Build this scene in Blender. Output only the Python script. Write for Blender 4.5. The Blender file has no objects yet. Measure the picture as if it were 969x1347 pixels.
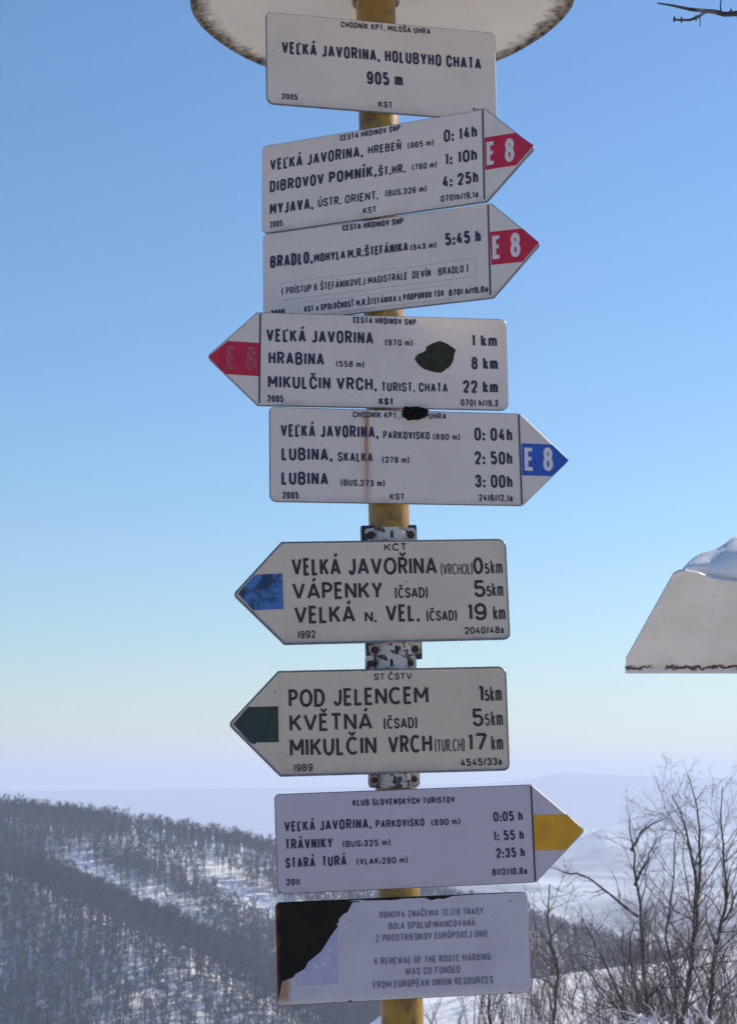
import bpy, math, unicodedata
import numpy as np
from mathutils import Vector, Matrix, Euler

# ---------------------------------------------------------------- camera, sky, sun, exposure
sc = bpy.context.scene
CAM_Z = 1.7
cam_d = bpy.data.cameras.new('camera'); cam = bpy.data.objects.new('camera', cam_d)
sc.collection.objects.link(cam); sc.camera = cam
cam.location = (0, 0, CAM_Z); cam.rotation_euler = (math.radians(90 + 8.2239), 0, 0)
cam_d.sensor_fit = 'VERTICAL'; cam_d.sensor_height = 36.0; cam_d.lens = 2432.8 / 1347 * 36
cam_d.clip_start = .05; cam_d.clip_end = 60000
cam_d.dof.use_dof = True; cam_d.dof.focus_distance = 3.45; cam_d.dof.aperture_fstop = 20

SUN_AZ, SUN_EL = 56.0, 33.0                     # degrees to the right of +Y, above the horizon
w = bpy.data.worlds.new('World'); sc.world = w; w.use_nodes = True
nt = w.node_tree; bg = nt.nodes['Background']
sky = nt.nodes.new('ShaderNodeTexSky'); sky.sky_type = 'NISHITA'; sky.sun_disc = False
sky.sun_elevation = math.radians(SUN_EL); sky.sun_rotation = math.radians(SUN_AZ)
sky.altitude = 900; sky.air_density = 1.4; sky.dust_density = .3; sky.ozone_density = 8.0
nt.links.new(sky.outputs[0], bg.inputs[0]); bg.inputs[1].default_value = .071
sun_d = bpy.data.lights.new('sun', 'SUN'); sun = bpy.data.objects.new('sun', sun_d); sc.collection.objects.link(sun)
sun_d.energy = 3.4; sun_d.angle = math.radians(.5); sun_d.color = (1, .88, .72)
az, el = math.radians(SUN_AZ), math.radians(SUN_EL)
SUN_DIR = Vector((math.sin(az) * math.cos(el), math.cos(az) * math.cos(el), math.sin(el)))
sun.rotation_euler = SUN_DIR.to_track_quat('Z', 'Y').to_euler(); sun.location = (20, 20, 40)
vs = sc.view_settings; vs.view_transform = 'Standard'; vs.look = 'None'; vs.exposure = 0.9; vs.gamma = 1
sc.cycles.use_denoising = True
sc.cycles.max_bounces = 8; sc.cycles.volume_bounces = 1

C = sc.collection

# ---------------------------------------------------------------- measured sign layout (mm, sign-local)
SIGNS = {
 1: dict(pos=1.3365, yaw=-15.03, roll=-0.47, box=[-228.1, 223.3, 89.6],
  text=[('CHODNÍK KPT. MILOŠA UHRA', -83.9, 92.6, 71.9, 73.6, 12.2, 0.14), ('VEĽKÁ JAVORINA, HOLUBYHO CHATA', -199.0, 193.3, 9.8, 11.5, 24.5, 0.155), ('905 m', -35.4, 35.7, -36.4, -35.2, 26.4, 0.16), ('2005', -199.7, -169.4, -79.1, -79.1, 11.6, 0.15), ('KST', -13.4, 14.3, -80.1, -80.0, 12.8, 0.15), ('2416', 173.1, 199.1, -77.8, -77.9, 12.2, 0.15)]),
 2: dict(pos=1.1301, yaw=26.33, roll=-1.38, box=[-230.8, 239.1, 87.8], tip=[334.3, 0.6], e8=[('E', 240.3, 257.5, -19.8, -19.9, 43.7, 0.135), ('8', 276.0, 294.4, -19.7, -19.7, 44.2, 0.135)], band=[(236.2, 33.3), (296.9, 33.2), (331.9, 4.2), (298.3, -27.7), (236.9, -28.0)], div=[(233.3, 85.8), (234.8, -82.5)],
  text=[('CESTA HRDINOV SNP', -60.1, 66.6, 71.8, 72.5, 12.2, 0.15), ('VEĽKÁ JAVORINA,', -212.4, -11.5, 35.3, 33.4, 23.2, 0.16), ('HREBEŇ', -1.0, 68.2, 36.5, 35.3, 16.7, 0.16), ('(965 m)', 81.3, 134.6, 35.2, 33.9, 12.1, 0.14), ('0: 14h', 155.0, 221.7, 36.3, 35.9, 24.0, 0.16), ('DIBROVOV', -212.8, -94.7, -8.0, -8.4, 23.4, 0.17), ('POMNÍK,', -84.0, 17.1, -8.7, -8.9, 23.4, 0.18), ('ŠT.HR.', 20.5, 76.4, -9.4, -9.5, 17.6, 0.17), ('(780 m)', 90.1, 140.6, -7.7, -9.1, 12.1, 0.14), ('1: 10h', 157.6, 221.2, -7.9, -8.0, 23.8, 0.165), ('MYJAVA,', -212.6, -117.6, -53.0, -53.6, 23.8, 0.17), ('ÚSTR.', -107.5, -57.8, -51.6, -52.5, 17.1, 0.15), ('ORIENT.', -49.6, 20.3, -52.6, -53.0, 17.0, 0.15), ('(BUS,326 m)', 34.7, 119.2, -50.5, -52.6, 12.5, 0.14), ('4: 25h', 151.3, 223.2, -49.9, -50.1, 23.7, 0.165), ('0701h/19,1a', 148.0, 222.8, -76.6, -77.5, 12.9, 0.14), ('KST', -11.9, 16.2, -77.8, -77.7, 12.6, 0.14), ('2005', -212.5, -183.6, -77.8, -78.2, 12.7, 0.14)]),
 3: dict(pos=0.9512, yaw=23.59, roll=-0.85, box=[-228.2, 237.7, 88.7], tip=[329.6, 1.6], e8=[('E', 238.3, 255.4, -16.9, -16.7, 43.6, 0.135), ('8', 272.8, 291.9, -17.8, -18.0, 45.1, 0.135)], band=[(233.8, 34.9), (296.5, 33.7), (327.2, 3.6), (295.0, -28.2), (235.4, -27.2)], div=[(231.6, 86.3), (232.7, -82.2)],
  text=[('CESTA HRDINOV SNP', -60.0, 64.5, 73.5, 71.3, 12.0, 0.15), ('BRADLO,', -212.1, -122.2, 19.3, 19.0, 24.3, 0.165), ('MOHYLA', -119.4, -54.4, 19.4, 19.0, 17.7, 0.17), ('M.R.ŠTEFÁNIKA', -49.2, 73.2, 19.0, 18.6, 17.8, 0.165), ('(543 m)', 77.6, 128.9, 18.6, 18.1, 11.5, 0.155), ('5:45 h', 146.8, 216.3, 19.1, 17.9, 24.0, 0.165), ('( PRÍSTUP K ŠTEFÁNIKOVEJ MAGISTRÁLE  DEVÍN - BRADLO )', -187.8, 191.2, -36.0, -34.9, 14.5, 0.14), ('KST a SPOLOČNOSŤ M.R.ŠTEFÁNIKA s PODPOROU TSK', -140.3, 142.9, -74.7, -74.9, 12.5, 0.145), ('0701 h/19,0a', 152.0, 228.2, -76.3, -76.9, 12.5, 0.15), ('2008', -211.1, -181.6, -75.6, -75.4, 12.6, 0.15)]),
 4: dict(pos=0.7658, yaw=-9.74, roll=-0.57, box=[-246.3, 224.3, 87.5], tip=[-338.9, 1.9], e8=[('E', -302.4, -284.9, -20.3, -20.7, 41.9, 0.12), ('8', -267.0, -248.1, -21.2, -21.6, 43.4, 0.12)], band=[(-242.3, 29.7), (-300.6, 31.7), (-335.6, 2.0), (-305.2, -30.1), (-243.1, -32.7)], div=[(-240.4, 84.7), (-243.4, -82.4)],
  text=[('CESTA HRDINOV SNP', -68.3, 50.9, 71.7, 70.4, 12.2, 0.15), ('VEĽKÁ JAVORINA', -229.8, -30.5, 32.3, 32.1, 24.8, 0.155), ('(970 m)', -8.8, 43.5, 30.6, 30.8, 12.1, 0.14), ('1 km', 156.2, 204.4, 32.9, 32.8, 24.2, 0.16), ('HRABINA', -225.9, -122.9, -10.2, -10.1, 24.6, 0.155), ('(558 m)', -100.9, -48.4, -12.2, -12.2, 12.0, 0.14), ('8 km', 154.2, 204.9, -11.1, -11.1, 24.7, 0.16), ('MIKULČIN VRCH,', -227.3, -25.6, -54.7, -55.7, 24.7, 0.155), ('TURIST. CHATA', -17.0, 108.3, -56.4, -55.8, 18.1, 0.15), ('22 km', 137.0, 204.2, -55.9, -55.8, 24.6, 0.16), ('2005', -228.6, -198.7, -80.4, -80.8, 13.2, 0.15), ('KST', -22.0, 5.8, -81.4, -81.7, 13.2, 0.2), ('0701 h/19,3', 132.4, 203.9, -80.5, -80.7, 13.0, 0.14)]),
 5: dict(pos=0.5875, yaw=-11.18, roll=-0.7, box=[-228.8, 244.4, 87.5], tip=[337.7, 0.6], e8=[('E', 250.1, 268.8, -21.0, -20.9, 43.6, 0.135), ('8', 285.9, 305.3, -21.0, -21.0, 45.0, 0.135)], band=[(244.6, 30.7), (304.7, 29.7), (336.0, 0.6), (303.0, -30.3), (244.9, -30.2)], div=[(240.9, 84.5), (242.9, -84.0)],
  text=[('CHODNÍK KPT. MILOŠA UHRA', -74.7, 101.8, 71.3, 72.3, 11.9, 0.14), ('VEĽKÁ JAVORINA,', -208.7, -27.0, 32.4, 33.6, 23.6, 0.155), ('PARKOVISKO', -18.3, 69.4, 32.5, 33.4, 15.3, 0.15), ('(890 m)', 75.7, 127.1, 33.3, 33.6, 11.9, 0.14), ('0: 04h', 154.6, 227.6, 33.4, 33.8, 25.4, 0.155), ('LUBINA,', -207.2, -113.2, -11.5, -10.9, 24.8, 0.16), ('SKALKA', -103.6, -37.9, -11.3, -11.0, 18.0, 0.15), ('(278 m)', -20.7, 30.1, -12.1, -11.7, 12.2, 0.14), ('2: 50h', 154.1, 226.6, -11.3, -10.8, 25.3, 0.155), ('LUBINA', -207.5, -121.3, -56.1, -55.8, 24.9, 0.16), ('(BUS,273 m)', -98.6, -16.3, -56.2, -56.2, 12.4, 0.14), ('3: 00h', 153.9, 225.9, -54.8, -54.7, 25.0, 0.155), ('2005', -206.0, -175.9, -81.5, -81.4, 13.0, 0.15), ('KST', -7.2, 20.3, -80.3, -80.2, 12.1, 0.14), ('2416/12,1a', 160.5, 225.6, -80.1, -79.7, 13.3, 0.14)]),
 6: dict(pos=0.3396, yaw=-10.16, roll=0.69, box=[-207.3, 210.7, 93.4], tip=[-298.1, -0.7], band=[(-207.4, 36.1), (-260.1, 34.2), (-288.6, 0.6), (-261.9, -29.9), (-207.1, -28.6)],
  text=[('KČT', -18.9, 23.2, 73.3, 74.3, 13.7, 0.17), ('VELKÁ', -190.3, -100.6, 31.1, 30.2, 32.4, 0.148), ('JAVOŘINA', -86.6, 78.1, 30.1, 28.8, 32.6, 0.148), ('(VRCHOL)', 85.2, 144.3, 28.2, 28.0, 20.3, 0.09), ('0', 145.6, 165.0, 27.6, 27.5, 32.3, 0.15), ('5', 167.3, 176.6, 27.9, 28.0, 19.7, 0.148), ('km', 178.8, 201.1, 27.6, 27.6, 26.8, 0.1), ('VÁPENKY', -190.5, -24.6, -12.6, -13.5, 31.5, 0.15), ('(ČSAD)', -2.5, 58.9, -13.4, -13.5, 19.5, 0.15), ('5', 145.2, 167.5, -14.7, -14.6, 31.9, 0.15), ('5', 168.7, 178.7, -13.7, -13.6, 19.6, 0.148), ('km', 179.7, 200.9, -14.0, -14.0, 26.7, 0.1), ('VELKÁ', -188.1, -77.1, -56.1, -56.1, 32.3, 0.15), ('N.', -59.7, -38.3, -56.3, -56.1, 20.4, 0.17), ('VEL.', -21.0, 41.8, -56.2, -56.5, 31.9, 0.15), ('(ČSAD)', 54.6, 111.4, -56.5, -56.6, 19.5, 0.148), ('19', 132.3, 167.2, -57.1, -57.1, 32.1, 0.15), ('km', 179.8, 202.7, -57.5, -57.5, 27.3, 0.11), ('1992', -183.3, -150.5, -82.6, -82.2, 14.1, 0.16), ('2040/48a', 124.5, 198.1, -81.9, -82.0, 13.5, 0.17)]),
 7: dict(pos=0.1045, yaw=-6.38, roll=0.13, box=[-213.6, 202.1, 94.4], tip=[-305.5, 0.7], band=[(-215.0, 31.1), (-269.3, 30.9), (-295.5, 1.2), (-267.7, -32.1), (-258.3, -35.5), (-254.2, -32.4), (-215.2, -33.1)],
  text=[('ST ČSTV', -40.9, 28.3, 73.8, 73.7, 12.3, 0.16), ('POD', -196.1, -130.8, 28.3, 28.0, 32.6, 0.148), ('JELENCEM', -115.6, 57.2, 28.8, 29.5, 32.0, 0.148), ('1', 148.7, 159.0, 30.5, 30.5, 31.3, 0.16), ('5', 160.2, 169.3, 31.3, 31.4, 21.0, 0.148), ('km', 170.2, 191.5, 30.5, 30.6, 28.9, 0.1), ('KVĚTNÁ', -195.5, -45.8, -15.3, -15.3, 32.0, 0.148), ('(ČSAD)', -25.8, 35.2, -14.4, -13.7, 19.7, 0.15), ('5', 135.8, 156.7, -13.8, -13.7, 32.6, 0.14), ('5', 159.1, 168.2, -13.1, -12.9, 21.9, 0.11), ('km', 170.4, 192.1, -13.8, -13.8, 28.1, 0.1), ('MIKULČIN', -195.8, -39.7, -59.6, -58.9, 33.0, 0.148), ('VRCH', -19.0, 61.2, -58.7, -57.8, 32.6, 0.148), ('(TUR.CH)', 66.1, 120.2, -57.5, -57.2, 22.5, 0.09), ('17', 126.8, 162.3, -57.4, -57.2, 31.9, 0.15), ('km', 169.2, 190.9, -57.7, -57.5, 28.0, 0.1), ('1989', -189.7, -155.5, -85.9, -85.6, 13.5, 0.16), ('4545/33a', 111.8, 187.2, -84.6, -84.0, 13.9, 0.17)]),
 8: dict(pos=-0.1054, yaw=-8.2, roll=0.67, box=[-225.6, 241.4, 87.5], tip=[337.9, 1.5], band=[(242.3, 33.2), (303.7, 31.9), (333.1, 1.6), (299.7, -31.9), (241.4, -30.6)], div=[(240.1, 85.1), (239.7, -84.7)],
  text=[('KLUB SLOVENSKÝCH TURISTOV', -86.4, 99.0, 61.0, 60.0, 11.8, 0.15), ('VEĽKÁ JAVORINA,', -210.0, -54.0, 20.7, 20.6, 18.5, 0.16), ('PARKOVISKO', -46.4, 41.8, 20.7, 20.7, 14.2, 0.16), ('(890 m)', 54.3, 107.3, 20.7, 20.8, 11.8, 0.14), ('0:05 h', 168.0, 222.2, 23.2, 23.0, 18.1, 0.16), ('TRÁVNIKY', -209.3, -124.2, -10.5, -11.0, 18.7, 0.16), ('(BUS;325 m)', -106.9, -20.8, -10.6, -11.1, 11.7, 0.14), ('1: 55 h', 167.4, 222.7, -10.5, -10.5, 18.1, 0.16), ('STARÁ', -209.8, -156.8, -42.9, -43.2, 18.5, 0.16), ('TURÁ', -144.9, -100.7, -42.9, -42.8, 18.6, 0.16), ('(VLAK;280 m)', -83.1, 9.2, -42.5, -43.1, 11.8, 0.14), ('2:35 h', 169.9, 222.9, -41.4, -41.4, 18.0, 0.16), ('8112/10.8a', 161.4, 225.6, -71.8, -72.0, 12.6, 0.15), ('2011', -209.3, -185.0, -73.3, -73.5, 12.3, 0.15)]),
 9: dict(pos=-0.296, yaw=-9.81, roll=0.39, box=[-229.6, 226.8, 88.7],
  text=[('OBNOVA ZNAČENIA TEJTO TRASY', -45.3, 144.2, 53.4, 52.0, 12.2, 0.13), ('BOLA', -29.3, -0.4, 32.8, 32.7, 12.3, 0.12), ('SPOLUFINANCOVANÁ', 5.1, 128.3, 32.6, 32.1, 12.3, 0.13), ('Z PROSTRIEDKOV EURÓPSKEJ ÚNIE', -53.2, 151.2, 12.7, 12.2, 12.4, 0.13), ('A RENEWAL OF THE ROUTE MARKING', -57.8, 154.4, -27.1, -29.0, 12.9, 0.13), ('WAS CO-FUNDED', -1.8, 97.9, -47.3, -48.0, 12.9, 0.13), ('FROM EUROPEAN UNION RESOURCES', -60.4, 157.1, -67.7, -69.2, 13.1, 0.13)]),
}
SHAPES = {'blotch': [(45.8, 7.1), (53.4, 16.3), (66.9, 21.8), (70.0, 30.9), (82.1, 37.9), (95.6, 42.3), (109.0, 37.1), (125.9, 26.3), (122.0, 17.2), (120.2, 5.2), (114.0, -5.4), (97.3, -18.5), (83.9, -18.0), (64.7, -12.5), (54.4, -5.3)], 'strip1': [(-202.6, -12.3), (205.4, -11.5), (205.5, -44.6), (-200.5, -45.9)], 'strip2': [(-151.6, -55.1), (154.8, -54.5), (155.7, -80.3), (-150.9, -82.4)], 'lump': [(16.7, 87.3), (21.2, 73.2), (28.3, 68.7), (40.2, 69.0), (54.5, 71.7), (66.5, 77.9), (69.1, 88.7), (57.3, 94.3), (38.2, 95.4), (23.9, 94.5)], 'tear': [(-77.4, 86.6), (-81.7, 82.3), (-85.9, 83.5), (-92.3, 83.2), (-97.4, 74.6), (-102.3, 66.2), (-108.3, 64.1), (-117.3, 55.7), (-118.6, 49.6), (-122.9, 45.1), (-119.0, 43.3), (-127.5, 33.6), (-135.1, 23.9), (-142.7, 12.1), (-150.4, 1.3), (-163.2, -8.2), (-174.9, -16.7), (-180.4, -27.5), (-188.8, -31.6), (-197.3, -35.8), (-201.6, -41.6), (-212.0, -44.1), (-221.4, -47.6), (-224.9, -63.5), (-228.5, -81.4), (-228.0, -87.0)], 'flag': [(-197.3, -36.6), (-197.8, -54.9), (-122.4, -57.1), (-120.0, 42.2), (-135.1, 24.0), (-150.3, 1.4), (-163.1, -8.2), (-174.8, -16.8), (-180.4, -27.5)], 'stars': [(-134.7, 0.6), (-138.6, -11.8), (-147.9, -21.4), (-160.1, -24.5)], 'rust': [(-49.6, 68.1), (-52.1, -84.6)]}

# ---------------------------------------------------------------- helpers
def tag(o, label=None, cat=None, group=None, kind=None):
    for k, v in (('label', label), ('category', cat), ('group', group), ('kind', kind)):
        if v: o[k] = v
    return o
def empty(name, mat):
    o = bpy.data.objects.new(name, None); o.empty_display_size = .1; C.objects.link(o); o.matrix_world = mat; return o
def mesh_obj(name, verts, faces, mats, parent=None, fmat=None, smooth=False):
    me = bpy.data.meshes.new(name); me.from_pydata([tuple(v) for v in verts], [], faces)
    for m in (mats if isinstance(mats, (list, tuple)) else [mats]): me.materials.append(m)
    if fmat is not None: me.polygons.foreach_set('material_index', fmat)
    if smooth: me.polygons.foreach_set('use_smooth', [True] * len(me.polygons))
    me.update()
    o = bpy.data.objects.new(name, me); C.objects.link(o)
    if parent: o.parent = parent
    return o
def np_mesh(name, V, F, mats, parent=None, smooth=False):
    """V (n,3), F (m,k) numpy arrays with one polygon size k."""
    me = bpy.data.meshes.new(name); k = F.shape[1]
    me.vertices.add(len(V)); me.vertices.foreach_set('co', np.asarray(V, np.float32).ravel())
    me.loops.add(F.size); me.loops.foreach_set('vertex_index', np.asarray(F, np.int32).ravel())
    me.polygons.add(len(F)); me.polygons.foreach_set('loop_start', np.arange(0, F.size, k, dtype=np.int32))
    for m in (mats if isinstance(mats, (list, tuple)) else [mats]): me.materials.append(m)
    if smooth: me.polygons.foreach_set('use_smooth', np.ones(len(F), bool))
    me.update(calc_edges=True); me.validate()
    o = bpy.data.objects.new(name, me); C.objects.link(o)
    if parent: o.parent = parent
    return o

class NT:
    """small wrapper to write node materials briefly"""
    def __init__(s, name):
        s.m = bpy.data.materials.new(name); s.m.use_nodes = True; s.t = s.m.node_tree
        s.b = s.t.nodes['Principled BSDF']; s.tc = s.t.nodes.new('ShaderNodeTexCoord')
    def n(s, typ, **k):
        d = s.t.nodes.new('ShaderNode' + typ)
        for a, v in k.items(): setattr(d, a, v)
        return d
    def lk(s, a, b): s.t.links.new(a, b)
    def val(s, sock, v):
        if hasattr(v, 'is_linked') or isinstance(v, bpy.types.NodeSocket): s.lk(v, sock)
        else: sock.default_value = v
    def math(s, op, a, b=None, c=None, clamp=False):
        d = s.n('Math', operation=op, use_clamp=clamp)
        for i, v in enumerate((a, b, c)):
            if v is not None: s.val(d.inputs[i], v)
        return d.outputs[0]
    def mapped(s, scale=(1, 1, 1), loc=(0, 0, 0), src='Object'):
        d = s.n('Mapping'); d.inputs['Scale'].default_value = scale; d.inputs['Location'].default_value = loc
        s.lk(s.tc.outputs[src], d.inputs[0]); return d.outputs[0]
    def noise(s, scale, detail=4, rough=.55, vec=None, dist=0):
        d = s.n('TexNoise'); d.inputs['Scale'].default_value = scale; d.inputs['Detail'].default_value = detail
        d.inputs['Roughness'].default_value = rough; d.inputs['Distortion'].default_value = dist
        s.lk(vec if vec is not None else s.tc.outputs['Object'], d.inputs['Vector']); return d.outputs[0]
    def ramp(s, fac, a, b):           # smooth 0..1 between a and b
        d = s.n('MapRange', interpolation_type='SMOOTHSTEP'); s.val(d.inputs[0], fac)
        d.inputs[1].default_value = a; d.inputs[2].default_value = b; return d.outputs[0]
    def mix(s, fac, a, b):
        d = s.n('Mix', data_type='RGBA'); s.val(d.inputs[0], fac)
        for sock, v in ((d.inputs[6], a), (d.inputs[7], b)):
            if isinstance(v, bpy.types.NodeSocket): s.lk(v, sock)
            else: sock.default_value = (*v, 1)
        return d.outputs[2]
    def sep(s, vec=None):
        d = s.n('SeparateXYZ'); s.lk(vec if vec is not None else s.tc.outputs['Object'], d.inputs[0]); return d.outputs
    def bump(s, h, strength=.3, dist=.002):
        d = s.n('Bump'); d.inputs['Strength'].default_value = strength; d.inputs['Distance'].default_value = dist
        s.lk(h, d.inputs['Height']); s.lk(d.outputs[0], s.b.inputs['Normal'])
    def out(s, col, rough=.5, metal=0, spec=.5):
        s.val(s.b.inputs['Base Color'], (*col, 1) if isinstance(col, tuple) else col)
        s.val(s.b.inputs['Roughness'], rough); s.b.inputs['Metallic'].default_value = metal
        s.b.inputs['Specular IOR Level'].default_value = spec
        return s.m

# ---------------------------------------------------------------- materials
def sign_paint(name, col, dirt=(.30, .28, .24), amount=.5, streak=None, seed=0.):
    s = NT(name)
    base = s.noise(9, 5, .6, s.mapped((1, 1, 1), (seed, seed * .7, 0)))
    fine = s.noise(160, 3, .6, s.mapped((1, .35, 1), (seed, 0, 0)))
    c = s.mix(s.math('MULTIPLY', s.ramp(base, .42, .75), amount * .5), col, tuple(q * .78 for q in col))
    c = s.mix(s.math('MULTIPLY', s.ramp(fine, .60, .78), amount * .45), c, dirt)
    speck = s.noise(75, 2, .5, s.mapped((1, 1, 1), (seed * 3, 2, 0)))
    c = s.mix(s.math('MULTIPLY', s.ramp(speck, .735, .76), .55), c, (.12, .11, .09))
    x, y, z = s.sep()
    # run-off dirt, with shadow lines painted in too, along the lower edge
    low = s.math('MULTIPLY', s.ramp(s.math('ADD', y, s.math('MULTIPLY', s.noise(14, 4, .6), .05)), -.045, -.072), .55 * amount)
    c = s.mix(low, c, tuple(.55 * q + .1 for q in dirt))
    if streak:                                       # rust run below a bolt
        x0, y0, y1 = streak
        wob = s.math('MULTIPLY', s.math('SUBTRACT', s.noise(22, 3), .5), .006)
        dx = s.math('ABSOLUTE', s.math('ADD', s.math('SUBTRACT', x, x0), wob))
        along = s.ramp(y, y1 - .02, y0)
        core = s.math('MULTIPLY', s.ramp(dx, .0058, .0018), s.math('MULTIPLY', s.ramp(y, y0 + .014, y0), s.math('ADD', s.math('MULTIPLY', along, .75), .25)))
        c = s.mix(s.math('MULTIPLY', core, .95), c, (.46, .12, .035))
        wide = s.math('MULTIPLY', s.ramp(dx, .014, .003), .28)
        c = s.mix(wide, c, (.33, .23, .12))
    s.bump(s.noise(60, 4), .05, .002)
    return s.out(c, s.math('ADD', s.math('MULTIPLY', base, .25), .3), 0, .45)

def plain(name, col, rough=.6, var=.2, scale=60, spec=.4, metal=0):
    s = NT(name)
    c = s.mix(s.ramp(s.noise(scale, 5, .6), .35, .7), tuple(q * (1 - var) for q in col), tuple(min(1, q * (1 + var)) for q in col))
    return s.out(c, rough, metal, spec)

INK = plain('ink', (.030, .026, .062), .5, .35, 220)
INK_OLD = plain('old_ink', (.030, .026, .034), .55, .4, 150)
INK_FADED = plain('faded_ink', (.16, .155, .23), .6, .3, 200)
WHITE_INK = plain('white_ink', (.66, .62, .64), .5, .08, 120)
PINK_INK = plain('worn_pink_ink', (.44, .08, .12), .6, .55, 330)
EDGE = plain('sheet_edge', (.15, .16, .19), .45, .25, 90, .4)
BACK = plain('bare_sheet_back', (.36, .37, .38), .45, .15, 40, .5, .6)
RED = plain('red_band', (.50, .008, .048), .45, .14, 45)
BLUE = plain('blue_band', (.020, .085, .44), .45, .12, 45)
YELLOW = plain('yellow_band', (.60, .30, .012), .5, .12, 25)
s = NT('worn_blue_band')
BLUE_WORN = s.out(s.mix(s.ramp(s.noise(26, 6, .68), .44, .57), (.045, .16, .42), (.013, .036, .09)), .6)
s = NT('dark_green_band')
GREEN = s.out(s.mix(s.ramp(s.noise(60, 5, .6), .35, .7), (.006, .022, .022), (.016, .04, .034)), .5)

s = NT('yellow_pole_paint')
vec = s.mapped((1, 1, .25))
c = s.mix(s.ramp(s.noise(18, 5, .6, vec), .35, .7), (.25, .13, .014), (.38, .225, .024))
c = s.mix(s.math('MULTIPLY', s.ramp(s.noise(26, 6, .65), .46, .66), .85), c, (.12, .065, .022))
c = s.mix(s.ramp(s.noise(44, 3, .5), .70, .74), c, (.055, .028, .015))
s.bump(s.noise(90, 5), .25, .002)
POLE = s.out(c, .38)
s = NT('chipped_white_bracket_paint')
c = s.mix(s.ramp(s.noise(45, 6, .65), .51, .56), (.50, .485, .47), (.075, .03, .03))
c = s.mix(s.math('MULTIPLY', s.ramp(s.noise(20, 4), .5, .68), .45), c, (.20, .15, .12))
s.bump(s.noise(60, 5), .3, .002)
BRACKET = s.out(c, .6)
DARKSTEEL = plain('dark_bracket_steel', (.030, .028, .048), .5, .4, 60)
BOLT = plain('rusty_bolt', (.050, .026, .022), .7, .5, 200)
HOLE = plain('slot_shadow_steel', (.02, .018, .02), .8, .3, 100)
LICHEN = plain('dark_flaked_patch', (.040, .041, .032), .9, .22, 60, .1)
LUMP = plain('black_moss', (.010, .010, .010), .95, .6, 160, .1)
STRIP = sign_paint('label_strip', (.65, .57, .54), amount=.35, seed=8.)
s = NT('black_rusted_sheet')
x, y, z = s.sep()
c = s.mix(s.ramp(s.noise(25, 5), .4, .75), (.006, .005, .004), (.014, .010, .007))
c = s.mix(s.math('MULTIPLY', s.ramp(s.math('ADD', x, s.math('MULTIPLY', s.noise(30, 4), .02)), -.212, -.222), .8), c, (.16, .045, .02))
BLACKSHEET = s.out(c, .6, 0, .2)
s = NT('torn_white_film')
x, y, z = s.sep()
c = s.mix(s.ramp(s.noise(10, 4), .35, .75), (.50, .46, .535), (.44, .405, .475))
c = s.mix(s.ramp(s.noise(85, 2), .745, .765), c, (.04, .03, .03))
edge_l = s.math('ADD', x, s.math('MULTIPLY', s.noise(30, 4), .012))
c = s.mix(s.math('MULTIPLY', s.ramp(edge_l, -.196, -.209), s.math('MULTIPLY', s.ramp(y, -.02, -.05), .85)), c, (.35, .15, .05))
low = s.math('ADD', y, s.math('MULTIPLY', s.noise(35, 5, .65), .022))
c = s.mix(s.math('MULTIPLY', s.ramp(low, -.062, -.078), .75), c, (.60, .57, .53))
c = s.mix(s.ramp(s.math('ADD', s.math('MULTIPLY', s.ramp(low, -.066, -.078), .22), s.noise(26, 4)), .80, .82), c, (.05, .02, .015))
FILM = s.out(c, .45, 0, .4)
FLAG = plain('faded_lilac_print', (.40, .375, .53), .5, .08, 60)
STAR = plain('faded_star_print', (.60, .58, .72), .5, .08, 60)

s = NT('disc_paint')
x, y, z = s.sep()
rad = s.math('SQRT', s.math('ADD', s.math('MULTIPLY', x, x), s.math('MULTIPLY', y, y)))
nn = s.math('MULTIPLY', s.math('SUBTRACT', s.noise(26, 6, .7), .5), .085)
moss = s.ramp(s.math('ADD', rad, nn), .326, .360)
c = s.mix(s.ramp(s.noise(6, 5), .3, .75), (.78, .76, .73), (.68, .67, .65))
c = s.mix(s.math('MULTIPLY', moss, .93), c, s.mix(s.ramp(s.noise(70, 4), .35, .62), (.035, .034, .026), (.30, .25, .19)))
s.bump(s.noise(40, 5), .15, .003)
DISC = s.out(c, .6)
s = NT('disc_rim')
RIM = s.out(s.mix(s.ramp(s.noise(70, 5, .65), .40, .62), (.035, .033, .03), (.24, .21, .18)), .8)

s = NT('roof_sheet_paint')
x, y, z = s.sep()
c = s.mix(s.ramp(s.noise(12, 5), .35, .7), (.76, .745, .73), (.68, .665, .645))
c = s.mix(s.ramp(s.noise(120, 3), .72, .75), c, (.2, .17, .15))
rn = s.math('MULTIPLY', s.math('SUBTRACT', s.noise(50, 5, .65), .5), .035)
yy = s.math('ABSOLUTE', s.math('ADD', s.math('SUBTRACT', z, 2.004), rn))
c = s.mix(s.math('MULTIPLY', s.ramp(yy, .007, .002), s.ramp(s.noise(9, 3), .38, .5)), c, (.10, .035, .03))
ROOFSHEET = s.out(c, .6)
WOOD = plain('weathered_post_wood', (.14, .10, .07), .85, .22, 14, .2)

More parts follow.
